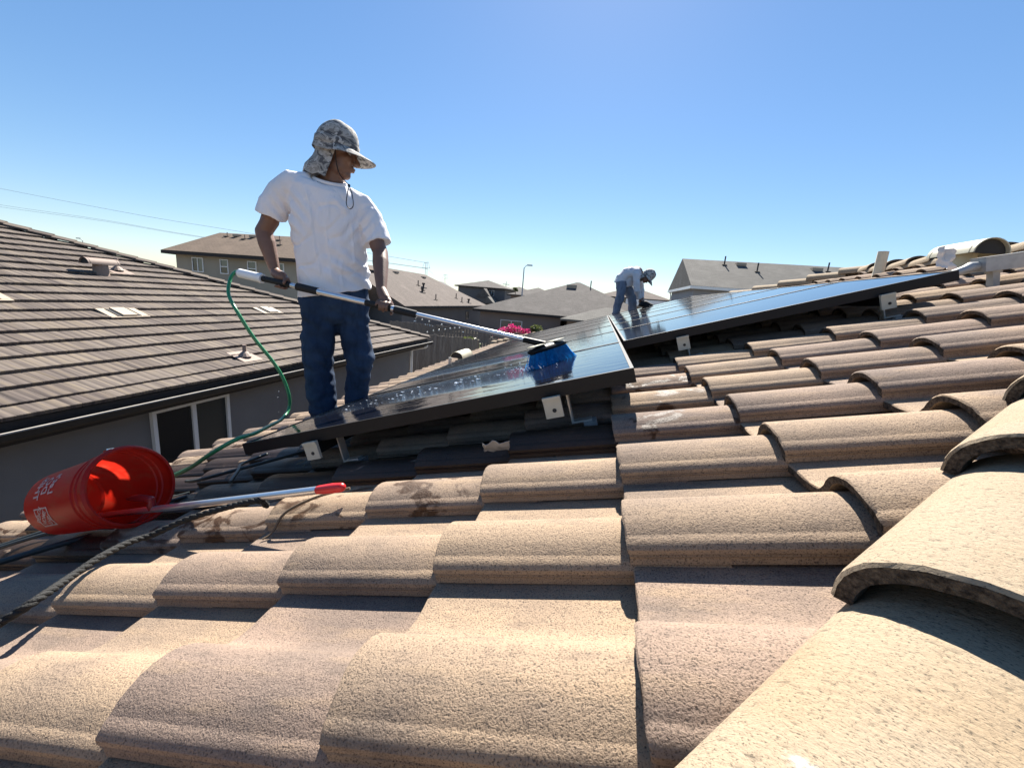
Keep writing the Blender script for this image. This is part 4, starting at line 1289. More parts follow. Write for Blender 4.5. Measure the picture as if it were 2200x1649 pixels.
# junction box on its strut at the upper row's end
jb = empty('junction_box', (0, 0, 0), label='gray junction box on a strut post beside the upper panel row', cat='junction box')
mt = Matrix.Translation(U(2.02, 2.2, .135)) @ ROOF_M @ Matrix.Rotation(radians(6), 4, 'Y')
MB().box((0.03, -.05, -.035), (.25, .05, .04), mt).obj('box', M['galv'], jb)
MB().box((.225, -.055, .0405), (.255, .055, .046), mt).box((.028, -.054, .0405), (.2245, .054, .044), mt).obj('lid', M['galv'], jb)
MB().box((.085, -.022, -.16), (.115, .022, -.0355), mt).box((.06, -.03, -.155), (.084, .03, -.145), mt).box((.078, -.026, -.05), (.122, .026, -.036), mt).obj('post', M['galv'], jb)
MB().tube([mt @ Vector(p) for p in ((.03, 0, 0), (.0, 0, -.002), (-.03, 0, -.012), (-.10, 0, -.030), (-.22, .01, -.045), (-.37, .02, -.06))], [.024, .03, .024, .021, .021, .021], 10).obj('conduit', M['galv'], jb, smooth=40)

def crumple(name, org, sx, sy, mat, label, cat, seed, amp=.03, mtx=None):
    rng = random.Random(seed); n_ = 8; mb = MB(); vs = []
    for i in range(n_ + 1):
        for j in range(n_ + 1):
            vs.append((sx * (i / n_ - .5) * (1 + rng.uniform(-.05, .05)), sy * (j / n_ - .5) * (1 + rng.uniform(-.05, .05)), noise.noise(Vector((i * .45, j * .45, seed))) * amp))
    q = [(i * (n_ + 1) + j, (i + 1) * (n_ + 1) + j, (i + 1) * (n_ + 1) + j + 1, i * (n_ + 1) + j + 1) for i in range(n_) for j in range(n_)]
    mb.add(vs, q); me = mb.mesh(name, 60); me.materials.append(mat)
    o = link_mesh(name, me); o.matrix_world = mtx
    md = o.modifiers.new('t', 'SOLIDIFY'); md.thickness = .0012
    tag(o, label, cat); return o
po = crumple('paper_wrapper', None, .15, .13, M['paper'], 'crumpled white paper wrapper stuck beside the cream roof vent', 'paper', 5, .05,
        Matrix.Translation(U(2.28, 2.75, .17)) @ Matrix.Rotation(radians(75), 4, 'X') @ Matrix.Rotation(radians(15), 4, 'Y'))
crumple('paper_label', None, .085, .075, simple('torn_label_shade', (0.26, 0.27, 0.28), 0.9), 'torn white paper label in the shade under the lower solar panels', 'paper', 9, .012,  # white paper coloured gray: the shade under the panels is painted in
        Matrix.Translation(U(-.375, .60, .050)) @ ROOF_M @ Matrix.Rotation(radians(-38), 4, 'X') @ Matrix.Rotation(.3, 4, 'Z'))

# ------------------------------------------------------------------ bucket and the pole lying in it
bc_m, bc_b = U(-1.665, .415, .186), U(-2.010, .408, .172)
bax = (bc_m - bc_b).normalized()
bk = empty('bucket', (0, 0, 0), label='orange plastic bucket lying on its side near the roof edge', cat='bucket')
bx, by = perp(bax)
def bring(r, h, seg=48): return [bc_b + bax * h + (bx * cos(2 * pi * k / seg) + by * sin(2 * pi * k / seg)) * r for k in range(seg)]
BL = (bc_m - bc_b).length
R0, R1 = .116, .136
def br(h): return R0 + (R1 - R0) * h / BL
sm = MB()
prof = [(0.001, .0), (R0 - .008, .0), (R0, .006)] + [(br(h), h) for h in (.05, .15, .22, .262)] + [(br(.265) + .004, .265), (br(.27) + .004, .273), (br(.28), .275), (br(.293), .287), (br(.295) + .004, .291), (br(.305) + .004, .299), (br(.31), .303), (R1, BL)]
sm.loft([bring(r, h) for r, h in prof], cap=False)
sm.obj('shell', M['orange'], bk, smooth=35)
rm = MB().loft([bring(r, h) for r, h in ((R1 + .0005, BL - .022), (R1 + .008, BL - .020), (R1 + .009, BL - .004), (R1 + .002, BL + .003), (R1 - .005, BL + .002), (R1 - .0045, BL - .005))], cap=False)
rm.obj('rim', M['orange'], bk, smooth=35)
up = (Vector((0, 0, 1)) - bax * bax.z).normalized(); side = bax.cross(up)
q1 = bc_b + bax * .325 + up * (br(.325) + .010) * .9 + side * .06 * -1
bfar = side if side.y > 0 else -side
wire_pts = []
for k in range(15):
    a = pi * k / 14
    wire_pts.append(bc_b + bax * (.300 - .17 * sin(a) * .55) + (up * cos(a) + bfar * sin(a)) * (br(.25) + .016))
hb = MB().tube(wire_pts, .0025, 6).obj('handle', M['alu'], bk, smooth=40)
for s_ in (-1, 1):
    c = bc_b + bax * .300 + up * s_ * (br(.30) + .004)
    MB().lathe([(0.001, .008), (.011, .008), (.013, 0)], c, up * s_, 12).obj('handle_boss', M['orange'], hb, smooth=40)
# printed lettering wrapped on the shell
def wrap_text(txt, size, ang0, h0, rot, name, bold=0.0, squash=1.0):
    cu = bpy.data.curves.new('t', 'FONT'); cu.body = txt; cu.size = size; cu.align_x = 'CENTER'; cu.align_y = 'CENTER'; cu.offset = bold; cu.resolution_u = 2
    to = bpy.data.objects.new('t', cu); COL.objects.link(to)
    dg = bpy.context.evaluated_depsgraph_get(); dg.update()
    me = bpy.data.meshes.new_from_object(to.evaluated_get(dg)); bpy.data.objects.remove(to)
    return finish_wrap(me, ang0, h0, rot, name)
def finish_wrap(me, ang0, h0, rot, name):
    bm = bmesh.new(); bm.from_mesh(me)
    bmesh.ops.triangulate(bm, faces=bm.faces); bmesh.ops.subdivide_edges(bm, edges=[e for e in bm.edges if e.calc_length() > .012], cuts=2, use_grid_fill=False)
    for v in bm.verts:
        x_, y_ = v.co.x * cos(rot) - v.co.y * sin(rot), v.co.x * sin(rot) + v.co.y * cos(rot)
        h = h0 + y_; a = ang0 + x_ / br(h); R_ = br(h) + .0012
        v.co = bc_b + bax * h + (side * cos(a) + up * sin(a)) * R_
    me2 = bpy.data.meshes.new(name); bm.to_mesh(me2); bm.free()
    me2.materials.append(M['print'])
    return link_mesh(name, me2, None, bk)
# which way does the near flank face? angle measured from side towards up
near = (CAM - bc_b); na = atan2(near.dot(up), near.dot(side))
wrap_text("Let's\nDO\nTHIS.", .040, na + .62, .115, 0.0, 'lettering', .0012)
sq = MB(); s_ = .036
sq.add([(-s_, -s_, 0), (s_, -s_, 0), (s_, s_, 0), (-s_, s_, 0), (-s_ * .86, -s_ * .86, 0), (s_ * .86, -s_ * .86, 0), (s_ * .86, s_ * .86, 0), (-s_ * .86, s_ * .86, 0)],
       [(0, 1, 5, 4), (1, 2, 6, 5), (2, 3, 7, 6), (3, 0, 4, 7)])
finish_wrap(sq.mesh('logo_frame'), na - .28, .10, 0.0, 'logo_frame')
wrap_text("THE\nHOME\nDEPOT", .0225, na - .28, .10, radians(38), 'logo_lettering', .0006)

st = empty('extension_pole', (0, 0, 0), label='short aluminium pole with red tip lying with one end in the orange bucket', cat='pole')
s0, s1 = U(-1.94, .445, .088), U(-.752, .318, .092)
sd = (s1 - s0).normalized()
MB().tube([s0, s1 - sd * .075], .0115, 14).obj('tube', M['alu'], st, smooth=40)
MB().capsule([s1 - sd * .083, s1 - sd * .03, s1], [.0125, .0145, .013], 14).obj('tip', M['red_plastic'], st, smooth=60)
hk = s0 + sd * .335
hx_, hy_ = perp(sd)
upv = (U(0, 0, 1) - sd * U(0, 0, 1).dot(sd)).normalized(); sdv = sd.cross(upv)
MB().tube([hk, hk + upv * .018, hk + upv * .03 + sd * .012, hk + upv * .04 - sd * .01], [.013, .014, .011, .010], 10).tube(spline([hk + upv * .036 + sd * .022, hk + upv * .043 - sd * .01, hk + upv * .05 - sd * .07, hk + upv * .05 - sd * .125], 4), [.006, .009, .0105, .011, .0115, .012, .0125, .0125, .012, .0105, .008, .006, .003][:13], 10).obj('hook', M['darkred'], st, smooth=50)

# ------------------------------------------------------------------ rope and cables
rope_pts = [(-1.262, -.33, -.395), (-1.2449, -.161, -.352), (-1.2549, -.1167, -.352), (-1.2329, -.0822, -.332), (-1.2476, -.0433, -.335), (-1.3002, .0377, -.357), (-1.3237, .1125, -.360), (-1.3412, .1917, -.371), (-1.3259, .2433, -.374), (-1.2535, .2864, -.335), (-1.1705, .3227, -.304), (-1.06, .336, -.262), (-1.035, .345, -.262), (-1.03, .36, -.285)]
rp = spline(rope_pts, 10)
dense = [rp[0]]
for a, b in zip(rp, rp[1:]):
    n_ = max(1, int((b - a).length / .006))
    for k in range(1, n_ + 1): dense.append(a.lerp(b, k / n_))
ro_ = empty('rope', (0, 0, 0), label='thick black twisted rope lying across the tiles below the bucket', cat='rope')
for s_ in range(3):
    pts, L_ = [], 0.0
    for a, p in enumerate(dense):
        if a: L_ += (p - dense[a - 1]).length
        t_ = (dense[min(a + 1, len(dense) - 1)] - dense[max(a - 1, 0)]).normalized(); x_, y_ = perp(t_)
        ph_ = L_ / .058 * 2 * pi + s_ * 2 * pi / 3
        pts.append(p + (x_ * cos(ph_) + y_ * sin(ph_)) * .0040)
    MB().tube(pts, .0062, 7).obj('strand', M['rope'], ro_, smooth=60)
def cable(pts, r, label, mat='cable'):
    tag(MB().tube(spline(pts, 8), r, 8).obj('cable', M[mat], None, smooth=60), label, 'cable')
cable([U(-2.55, -.35, .03), U(-2.2, -.02, .055), U(-2.08, .15, .06), U(-1.98, .31, .045), U(-1.9, .45, .02)], .011, 'dark green-black cable passing under the bucket from the lower left')
cable([U(-2.75, .05, .03), U(-2.45, .25, .055), U(-2.25, .42, .065), U(-2.1, .56, .05), U(-1.9, .75, .03)], .0085, 'upper of two gray cables running behind the bucket')
cable([U(-2.70, .02, .03), U(-2.42, .21, .058), U(-2.22, .37, .066), U(-2.05, .52, .05), U(-1.85, .70, .03)], .0075, 'lower of two gray cables running behind the bucket')
cable([U(-2.05, .86, .06), U(-1.9, .80, .07), U(-1.75, .86, .07), U(-1.62, .98, .06), U(-1.5, 1.1, .05)], .008, 'black cable looped over wet tiles beside the near panel corner')
cable([U(-1.62, .72, .055), U(-1.72, .86, .07), U(-1.85, 1.0, .065), U(-1.9, 1.2, .05)], .008, 'short black cable on the wet tiles under the green hose')
twig = [U(-.78, .385, .062), U(-.88, .36, .060), U(-.97, .325, .040), U(-1.0, .29, .0), U(-1.02, .27, -.008)]
tag(MB().tube(spline(twig, 5), [.0042] * 15 + [.003] * 6, 6).obj('palm_twig', M['bark'], None, smooth=60), 'dry brown twig curled over a wet-stained tile', 'twig')

# ------------------------------------------------------------------ people
def F(o, r_, d_): 
    return lambda a, b, z: o + r_ * a + d_ * b + Vector((0, 0, z))

def grip_hand(mb, wrist, P, axis, palm, k=1.0, thumb_side=1, rp=.017, spread=.021):
    """hand closed round a bar: P on the bar axis, axis = bar direction (towards the index finger), palm = from bar towards the back of the hand"""
    axis = axis.normalized(); palm = (palm - axis * palm.dot(axis)).normalized(); t = axis.cross(palm)
    rr = rp + .0095 * k
    knuck = P + palm * (rr + .008)
    mb.capsule([wrist, wrist.lerp(knuck, .35), wrist.lerp(knuck, .75)], [.027 * k, .029 * k, .030 * k], 12)
    for q in (-1.25, -.4, .4, 1.25):
        a = knuck + axis * q * spread * .85 - t * .012 * thumb_side
        mb.capsule([wrist.lerp(knuck, .45) + axis * q * .010, a], [.016 * k, .0135 * k], 10)
    lens = {-1.5: (.0072, 150), -.5: (.0082, 195), .5: (.0088, 205), 1.5: (.0084, 185)}
    for q, (fr, ang) in lens.items():
        pts = []
        for s in range(9):
            a = radians(-15 + ang * s / 8) * thumb_side
            pts.append(P + axis * q * spread + (palm * cos(a) + t * -sin(a)) * (rr + (.0015 if s in (0, 4) else 0)))
        mb.capsule(pts, [fr * k * (1.05 - .22 * s / 8) for s in range(9)], 10)
    pts = []
    for s in range(7):
        a = radians(20 + 105 * s / 6) * thumb_side
        pts.append(P + axis * (1.75 + .5 * s / 6) * spread + (palm * cos(a) + t * sin(a)) * (rr + .002))
    pts = [wrist.lerp(knuck, .45) + axis * .02] + pts
    mb.capsule(pts, [.0135 * k] + [.0115 * k - .0006 * s for s in range(7)], 10)

def head_parts(mb, c, Fv, Uv):
    Fv = Fv.normalized(); Lv = Uv.cross(Fv).normalized(); Uv = Fv.cross(Lv)
    R3 = Matrix(((Fv.x, Lv.x, Uv.x), (Fv.y, Lv.y, Uv.y), (Fv.z, Lv.z, Uv.z)))
    P = lambda x, y, z: c + R3 @ Vector((x, y, z))
    B = lambda p, r: mb.ball(P(*p), r, 18, 12, R3)
    B((-.012, 0, .03), (.098, .075, .098)); B((.03, 0, -.045), (.062, .058, .085)); B((.058, 0, -.112), (.030, .030, .027))
    for s in (-1, 1):
        B((.015, s * .034, -.082), (.052, .026, .042)); B((.060, s * .034, -.036), (.028, .026, .030)); B((-.008, s * .077, -.020), (.019, .011, .034)); B((.103, s * .0125, -.046), (.011, .008, .009))
        B((.078, s * .030, .012), (.018, .026, .009))
    B((.082, 0, .020), (.016, .045, .016))
    mb.capsule([P(.088, 0, .004), P(.106, 0, -.022), P(.118, 0, -.040)], [.009, .0105, .0125], 10)
    B((.096, 0, -.071), (.012, .022, .0065)); B((.093, 0, -.085), (.0115, .020, .0075))
    return P, R3

def hat(root, P, R3, mat, droop=.028, flap=True, scale=1.0, cord=True, tag_parent=None):
    seg = 36
    # crown
    rings = []
    for k in range(9):
        a = pi / 2 * k / 8.3
        rings.append([P(-.014 + .120 * cos(a) ** .75 * cos(2 * pi * i / seg), .100 * cos(a) ** .75 * sin(2 * pi * i / seg), .022 + .132 * sin(a) + .006 * sin(3 * 2 * pi * i / seg) * sin(2 * a)) for i in range(seg)])
    cr = MB().loft(rings).obj('hat', M[mat], root, smooth=60)
    bd = MB().loft([[P(-.014 + rx * cos(2 * pi * i / seg), ry * sin(2 * pi * i / seg), z) for i in range(seg)] for rx, ry, z in ((.1205, .1005, .010), (.1225, .1030, .012), (.1225, .1025, .048), (.1195, .099, .050))], cap=False)
    bd.obj('hat_band', M[mat], cr, smooth=60)
    rings = []
    for f in (0.0, .33, .66, 1.0):
        ring = []
        for i in range(seg):
            b = 2 * pi * i / seg
            front = max(0, cos(b)); w = (.006 + .098 * front ** .9) * f
            ring.append(P(-.014 + (.121 + w) * cos(b), (.101 + w * .80) * sin(b), .020 - f * (droop + .016 * (abs(sin(b)) ** 2)) - .010 * f * f + .003 * sin(4 * b) * f))
        rings.append(ring)
    top = MB().loft(rings, cap=False)
    top.loft([[p - R3 @ Vector((0, 0, .004)) for p in r] for r in rings[::-1]], cap=False)
    top.loft([rings[-1], [p - R3 @ Vector((0, 0, .004)) for p in rings[-1]]], cap=False)
    top.obj('brim', M[mat], cr, smooth=60)
    if flap:
        rings = []
        n_ = 17
        for f in range(8):
            q = f / 7; ring = []
            for i in range(n_):
                b = radians(74 + 212 * i / (n_ - 1))
                fold = .009 * sin(i * 1.5 + q * 2.5) * q
                g = 1 - .16 * sin(pi * min(q / .7, 1.0)) - .14 * q
                bk_ = -.050 * q * q * (3 - 2 * q) * max(0.0, -cos(b)) ** .5 - .055 * q * max(0.0, cos(b) + .3)
                ring.append(P(-.014 + (.120 * g + fold) * cos(b) + bk_, (.100 * (g + .08) + fold) * sin(b), .014 - (.178 + .010 * sin(i * 2.1)) * q))
            rings.append(ring)
        fm_ = MB().loft(rings, cap=False, closed=False)
        fm_.loft([[p + R3 @ Vector((.004, 0, 0)) for p in r] for r in rings[::-1]], cap=False, closed=False)
        fm_.obj('neck_flap', M[mat], cr, smooth=60)
    return cr

# --- person 1: standing man
M0 = Vector((-1.70, 1.62, -.535)); PR = Vector((.812, .583, 0)).normalized(); PD = Vector((-.583, .812, 0)).normalized()
L = F(M0, PR, PD)
man = empty('person', (0, 0, 0), label='person in white t-shirt and jeans standing on the roof holding the long brush', cat='person')
pole_o, pole_d = Vector((-1.8724, 1.41, .386)), Vector((.9911, .0242, -.1312)).normalized()
Rh, Lh = pole_o, pole_o + pole_d * .635
body = MB()
# torso core, neck, head
body.capsule([L(-.0, 0, .92), L(0, .01, 1.15), L(-.01, .01, 1.38)], [.11, .115, .115], 18)
body.capsule([L(-.045, .0, 1.46), L(.05, .0, 1.455)], .058, 14)
body.capsule([L(-.13, .01, 1.395), L(.11, .0, 1.380)], .045, 14)
body.ball(L(.0, .010, 1.510), (.084, .072, .026), 20, 10, frame_mat((0, 0, 0), PR, (PD + Vector((0, 0, .42))).normalized(), (Vector((0, 0, 1)) - PD * .42).normalized()).to_3x3())
body.capsule([L(-.012, .02, 1.42), L(.012, .012, 1.52), L(.03, .0, 1.60)], [.068, .060, .058], 16)
Fh = (PR * .93 - PD * .33 + Vector((0, 0, -.17))); Uh = Vector((0, 0, 1)) + PR * .12
hp, hR = head_parts(body, L(.048, -.012, 1.672), Fh, Uh)
# arms
rs, re, rw = L(-.20, .012, 1.445), L(-.352, .09, 1.20), L(-.296, .02, .985)
ls, le, lw = L(.172, -.03, 1.395), L(.268, -.135, 1.140), L(.256, -.335, .930)
body.capsule([rs, rs.lerp(re, .5), re], [.048, .050, .044], 14); body.capsule([re, re.lerp(rw, .3), re.lerp(rw, .75), rw], [.045, .046, .035, .028], 14)
body.capsule([ls, ls.lerp(le, .5), le], [.046, .049, .043], 14); body.capsule([le, le.lerp(lw, .3), le.lerp(lw, .75), lw], [.044, .046, .035, .028], 14)
grip_hand(body, rw.lerp(Rh, .22), Rh, pole_d, (rw - Rh) + PR * -.01, 1.08, 1, .0165)
grip_hand(body, lw.lerp(Lh, .12), Lh, pole_d, (lw - Lh) + PD * .02, 1.08, -1, .0165)
# legs inside the jeans
body.capsule([L(-.055, 0, .90), L(-.06, -.01, .5), L(-.05, .0, .09)], [.07, .05, .04], 12)
body.capsule([L(.105, 0, .90), L(.155, -.02, .5), L(.14, .01, .13)], [.07, .05, .04], 12)
bme = remeshed(body, .0052, 3, 'body')
link_mesh('body', bme, M['skin'], man)
for s_ in (-1, 1):
    e_ = hp(.069, s_ * .030, -.004)
    MB().ball(e_, .0115, 12, 8).obj('eye', M['eye'], man, smooth=60)
# t-shirt
def oval(c, a, b, z, n=28, tilt=0.0, sq=2.4, tb=0.0):
    out = []
    for k in range(n):
        t_ = 2 * pi * k / n; x_ = math.copysign(abs(cos(t_)) ** (2 / sq), cos(t_)) * a; y_ = math.copysign(abs(sin(t_)) ** (2 / sq), sin(t_)) * b
        out.append(L(c + x_, y_ + .012, z + tilt * x_ + tb * y_))
    return out
sh_ = MB()
secs = [(.020, .206, .135, .882, .20), (.022, .200, .130, .95, .16), (.014, .194, .130, 1.05, .08), (.0, .194, .134, 1.16, .02), (-.012, .196, .140, 1.26, -.03), (-.018, .202, .138, 1.365, -.10), (-.018, .200, .120, 1.442, -.16), (-.012, .170, .100, 1.485, -.18, .12), (-.004, .118, .086, 1.503, -.12, .28), (.0, .092, .080, 1.512, -.06, .42)]
sh_.loft([oval(q[0], q[1], q[2], q[3], 28, q[4], 2.4, q[5] if len(q) > 5 else 0.0) for q in secs])
r1 = L(-.308, .062, 1.282)
sh_.tube([L(-.10, .012, 1.470), L(-.190, .015, 1.470), L(-.248, .035, 1.412), L(-.288, .052, 1.345), r1], [.068, .076, .079, .080, .082], 20)
l1 = L(.256, -.085, 1.190)
sh_.tube([L(.09, .01, 1.440), L(.165, -.005, 1.405), L(.212, -.035, 1.335), L(.238, -.062, 1.262), l1], [.068, .074, .076, .077, .082], 20)
tee = remeshed(sh_, .0060, 3, 'tee_shirt')
Minv = lambda co: ((co - M0).dot(PR), (co - M0).dot(PD), co.z - M0.z)
def tee_fold(co):
    a, b, z = Minv(co)
    f = 0.0
    body_w = max(0, min(1, (1.40 - z) / .3))
    f += .0055 * sin(a * 34 + 5 * noise.noise(Vector((a * 5, b * 5, z * 1.3)))) * body_w * (0.5 + .5 * noise.noise(Vector((a * 6, b * 6, z * 2 + 3))))
    f += .018 * noise.noise(Vector((a * 8, b * 8, z * 2.2))) + .005 * noise.noise(Vector((a * 22 + z * 6, b * 20, z * 9)))
    n1_ = noise.noise(Vector((a * 11 + z * 4, b * 9, z * 3.0 - a * 3))); n2_ = noise.noise(Vector((a * 7 - z * 6 + 4, b * 7, z * 5 + a * 4)))
    slv = 1.0 - .75 * max(0, min(1, (abs(a) - .19) / .05)) * (1 if z > 1.12 else 0)
    hem = max(.15, min(1, (z - .88) / .12))
    f *= slv * hem
    hem *= 1.0 if z < 1.40 else max(0, 1 - (z - 1.40) / .06)
    f += (.0065 * max(0, 1 - abs(n1_) * 5.5) - .0075 * max(0, 1 - abs(n2_) * 6)) * slv * hem
    # drag folds from the left hip up towards the belly
    q = (z - .93) - (a - .2) * -.55
    lo = max(0, 1 - abs(z - 1.02) / .2)
    f += .009 * sin(q * 75) * lo * max(0, min(1, (a + .12) / .2))
    # armpit folds
    for ax_, az_, sg in ((-.20, 1.30, 1), (.17, 1.28, -1)):
        d_ = sqrt((a - ax_) ** 2 + (z - az_) ** 2)
        f += .008 * sin((a * sg + z * .8) * 95) * math.exp(-(d_ / .10) ** 2)
    return f
push(tee, tee_fold)
from mathutils.bvhtree import BVHTree
bv = BVHTree.FromPolygons([v.co for v in tee.vertices], [p.vertices for p in tee.polygons])
for v in bme.vertices:
    a, b, z = Minv(v.co)
    if z < .90 or z > 1.485 or (a < -.2 and (v.co - r1).dot((rw - rs).normalized()) > .03) or (a > .16 and (v.co - l1).dot((lw - ls).normalized()) > .03): continue
    loc_, nor_, ix_, ds_ = bv.find_nearest(v.co)
    if loc_ is not None and (v.co - loc_).dot(nor_) > -.006: v.co = loc_ - nor_ * .007
bme.update()
link_mesh('tee_shirt', tee, M['tee'], man)
cx = MB(); ring = [hp(-.02 + .075 * cos(2 * pi * k / 28), .072 * sin(2 * pi * k / 28), 0) for k in range(28)]
collar = [L(.0 + .086 * cos(2 * pi * k / 28), .012 + .076 * sin(2 * pi * k / 28), 1.517 - .06 * .083 * cos(2 * pi * k / 28) + .42 * .078 * sin(2 * pi * k / 28)) for k in range(28)]
cx.tube(collar + [collar[0]], .0105, 10, cap=False); cx.obj('collar', M['tee'], man, smooth=60)
# jeans
jn = MB()
jn.loft([oval(c, a, b, z, 28, .06) for c, a, b, z in ((.026, .178, .118, .965), (.025, .182, .122, .90), (.024, .192, .128, .82), (.026, .186, .120, .75), (.03, .15, .10, .70))])
jn.tube([L(-.062, 0, .84), L(-.066, 0, .70), L(-.074, -.01, .58), L(-.078, -.018, .46), L(-.066, -.005, .30), L(-.052, .0, .15), L(-.048, .0, .035)], [.112, .104, .092, .085, .083, .082, .086], 22)
jn.tube([L(.112, 0, .84), L(.122, -.005, .70), L(.142, -.02, .58), L(.160, -.028, .47), L(.152, -.01, .32), L(.142, .008, .18), L(.138, .012, .065)], [.112, .100, .088, .082, .076, .076, .080], 22)
jme = remeshed(jn, .008, 4, 'jeans')
def jean_fold(co):
    a, b, z = Minv(co)
    f = .014 * noise.noise(Vector((a * 7 + z * 3, b * 7, z * 5))) + .010 * noise.noise(Vector((a * 9 - z * 5, b * 10, z * 17))) + .004 * noise.noise(Vector((a * 25, b * 25, z * 30)))
    for zc, s_ in ((.47, .10), (.10, .09), (.72, .07)):
        f += .0035 * sin(z * 85 + a * 40 + 3 * noise.noise(Vector((a * 6, b * 6, z * 3)))) * math.exp(-((z - zc) / s_) ** 2)
    return f
push(jme, jean_fold)
for v in jme.vertices:
    if v.co.z - M0.z < .865: continue
    loc_, nor_, ix_, ds_ = bv.find_nearest(v.co)
    if loc_ is not None and nor_.z > -.6 and (v.co - loc_).dot(nor_) > -.008: v.co = loc_ - nor_ * .010
jme.update()
link_mesh('jeans', jme, M['denim'], man)
# boots
for s_, (a, b, z) in ((0, (-.05, .01, .0)), (1, (.138, .02, .035))):
    sm_ = MB()
    dirv = (PD * -.75 + PR * -.1)
    c0 = L(a, b, z)
    sm_.capsule([c0 + Vector((0, 0, .10)), c0 + Vector((0, 0, .04))], [.048, .045], 12)
    sm_.capsule([c0 - dirv * .07 + Vector((0, 0, .035)), c0 + dirv * .07 + Vector((0, 0, .04)), c0 + dirv * .17 + Vector((0, 0, .03))], [.040, .042, .036], 12)
    bo = remeshed(sm_, .008, 3, 'boot'); link_mesh('boot', bo, M['leather'], man)
hat_o = hat(man, hp, hR, 'camo', .020)
# chin cord with toggle and loop
ck = [hp(.010, -.082, .010), hp(.030, -.078, -.06), hp(.052, -.055, -.125), hp(.05, -.05, -.165)]
tg = L(.098, -.135, 1.478)
cd = MB().tube(spline([hp(.008, -.084, .012), hp(.020, -.080, -.055), hp(.045, -.055, -.125), tg], 8), .0024, 6)
cd.tube(spline([tg, L(.088, -.165, 1.43), L(.083, -.165, 1.375), L(.100, -.165, 1.352), L(.118, -.165, 1.372), L(.112, -.165, 1.43), tg], 8), .0026, 6)
cd.ball(tg, .0075, 10, 7)
cd.obj('chin_cord', M['cord'], hat_o, smooth=60)

# --- brush pole (held by the man)
pl = empty('brush_pole', (0, 0, 0), label='long telescopic aluminium pole with blue-bristled brush held by the standing person', cat='brush')
def seg(s0, s1, r0, r1, mat, name, n=16):
    MB().tube([pole_o + pole_d * s0, pole_o + pole_d * s1], [r0, r1], n).obj(name, M[mat], pl, smooth=40)
seg(-.262, -.125, .026, .026, 'white_plastic', 'connector'); seg(-.128, -.112, .029, .027, 'white_plastic', 'connector_ring')
seg(-.280, -.261, .014, .020, 'galv', 'hose_coupling')
seg(-.1115, .068, .0165, .0165, 'black_rubber', 'grip'); seg(.0685, .108, .0135, .0135, 'alu', 'inner_tube')
seg(.1085, .238, .0215, .0205, 'black_rubber', 'grip'); seg(.2385, .530, .0175, .0175, 'alu', 'outer_tube')
seg(.5305, .685, .0170, .0170, 'black_rubber', 'grip'); seg(.6855, .702, .0185, .0185, 'alu', 'clamp_ring'); seg(.7025, .828, .0215, .0195, 'black_rubber', 'lock_grip')
seg(.8285, 1.42, .0132, .0126, 'alu', 'middle_tube'); seg(1.4205, 1.535, .0150, .0165, 'black_metal', 'brush_socket')
bh = pole_o + pole_d * 1.545                      # brush block centre
bn = (ROOF_M.to_3x3() @ Vector((0, 0, 1)))        # away from the glass
bu = (ROOF_M.to_3x3() @ Vector((.55, .83, 0))).normalized(); bu = (bu - bn * bu.dot(bn)).normalized()
bw = bn.cross(bu)
bmx = frame_mat(bh - bn * .012, bu, bw, bn)
blk = MB()
rings = []
for x_, hw, t0, t1 in ((-.125, .022, -.012, .006), (-.118, .032, -.016, .012), (-.05, .038, -.018, .020), (.05, .038, -.018, .020), (.118, .032, -.016, .012), (.125, .022, -.012, .006)):
    rings.append([bmx @ Vector((x_, hw * c, (t1 if s > 0 else t0) * abs(s))) for c, s in ((cos(2 * pi * k / 16), sin(2 * pi * k / 16)) for k in range(16))])
blk.loft(rings); bo = blk.obj('brush_block', M['black_metal'], pl, smooth=40)
MB().box((-.120, -.030, .0205), (-.035, .030, .0245), bmx).box((.035, -.030, .0205), (.120, .030, .0245), bmx).obj('bumper', M['vent_cream'], bo)
rng = random.Random(5); bs = MB()
for k in range(900):
    x_ = rng.uniform(-.118, .118); y_ = rng.uniform(-.030, .030)
    ex = x_ * 1.30 + rng.gauss(0, .004); ey = y_ * 1.7 + rng.gauss(0, .004)
    top = bmx @ Vector((x_, y_, -.012)); 
    tipz = -.085 + rng.uniform(-.006, .004)
    bot = bmx @ Vector((ex, ey, tipz)); mid = bmx @ Vector((x_ * 1.06 + (ex - x_) * .35, y_ + (ey - y_) * .35, (tipz - .012) * .55))
    dx, dy = perp(bot - top); w_ = .0017
    bs.add([top - dx * w_, top + dx * w_, mid + dx * w_, mid - dx * w_, bot + dx * w_ * .8, bot - dx * w_ * .8, top - dy * w_, top + dy * w_, mid + dy * w_, mid - dy * w_, bot + dy * w_ * .8, bot - dy * w_ * .8],
           [(0, 1, 2, 3), (3, 2, 4, 5), (6, 7, 8, 9), (9, 8, 10, 11)])
o = bs.obj('bristles', M['bristle'], bo, fix=False); o['kind'] = 'stuff'

# --- green hose from the pole end to the bucket
hs = [pole_o + pole_d * -.272, (-2.155, 1.398, .425), (-2.165, 1.37, .385), (-2.12, 1.31, .30), (-2.0304, 1.272, .2119), (-1.9666, 1.3055, .0752), (-1.8972, 1.3553, -.0556), (-1.8563, 1.3847, -.157), (-1.8337, 1.4009, -.2642),
      (-1.835, 1.395, -.345), (-1.80, 1.30, -.375), (-1.72, 1.12, -.352), (-1.625, .93, -.317), (-1.60, .81, -.302), (-1.68, .76, -.36), (-1.82, .76, -.46), (-1.98, .76, -.545), (-2.15, .72, -.635)]
tag(MB().tube(spline(hs, 8), .0092, 12).obj('garden_hose', M['hose'], None, smooth=60), 'green garden hose looping from the pole end down to the tiles', 'hose')

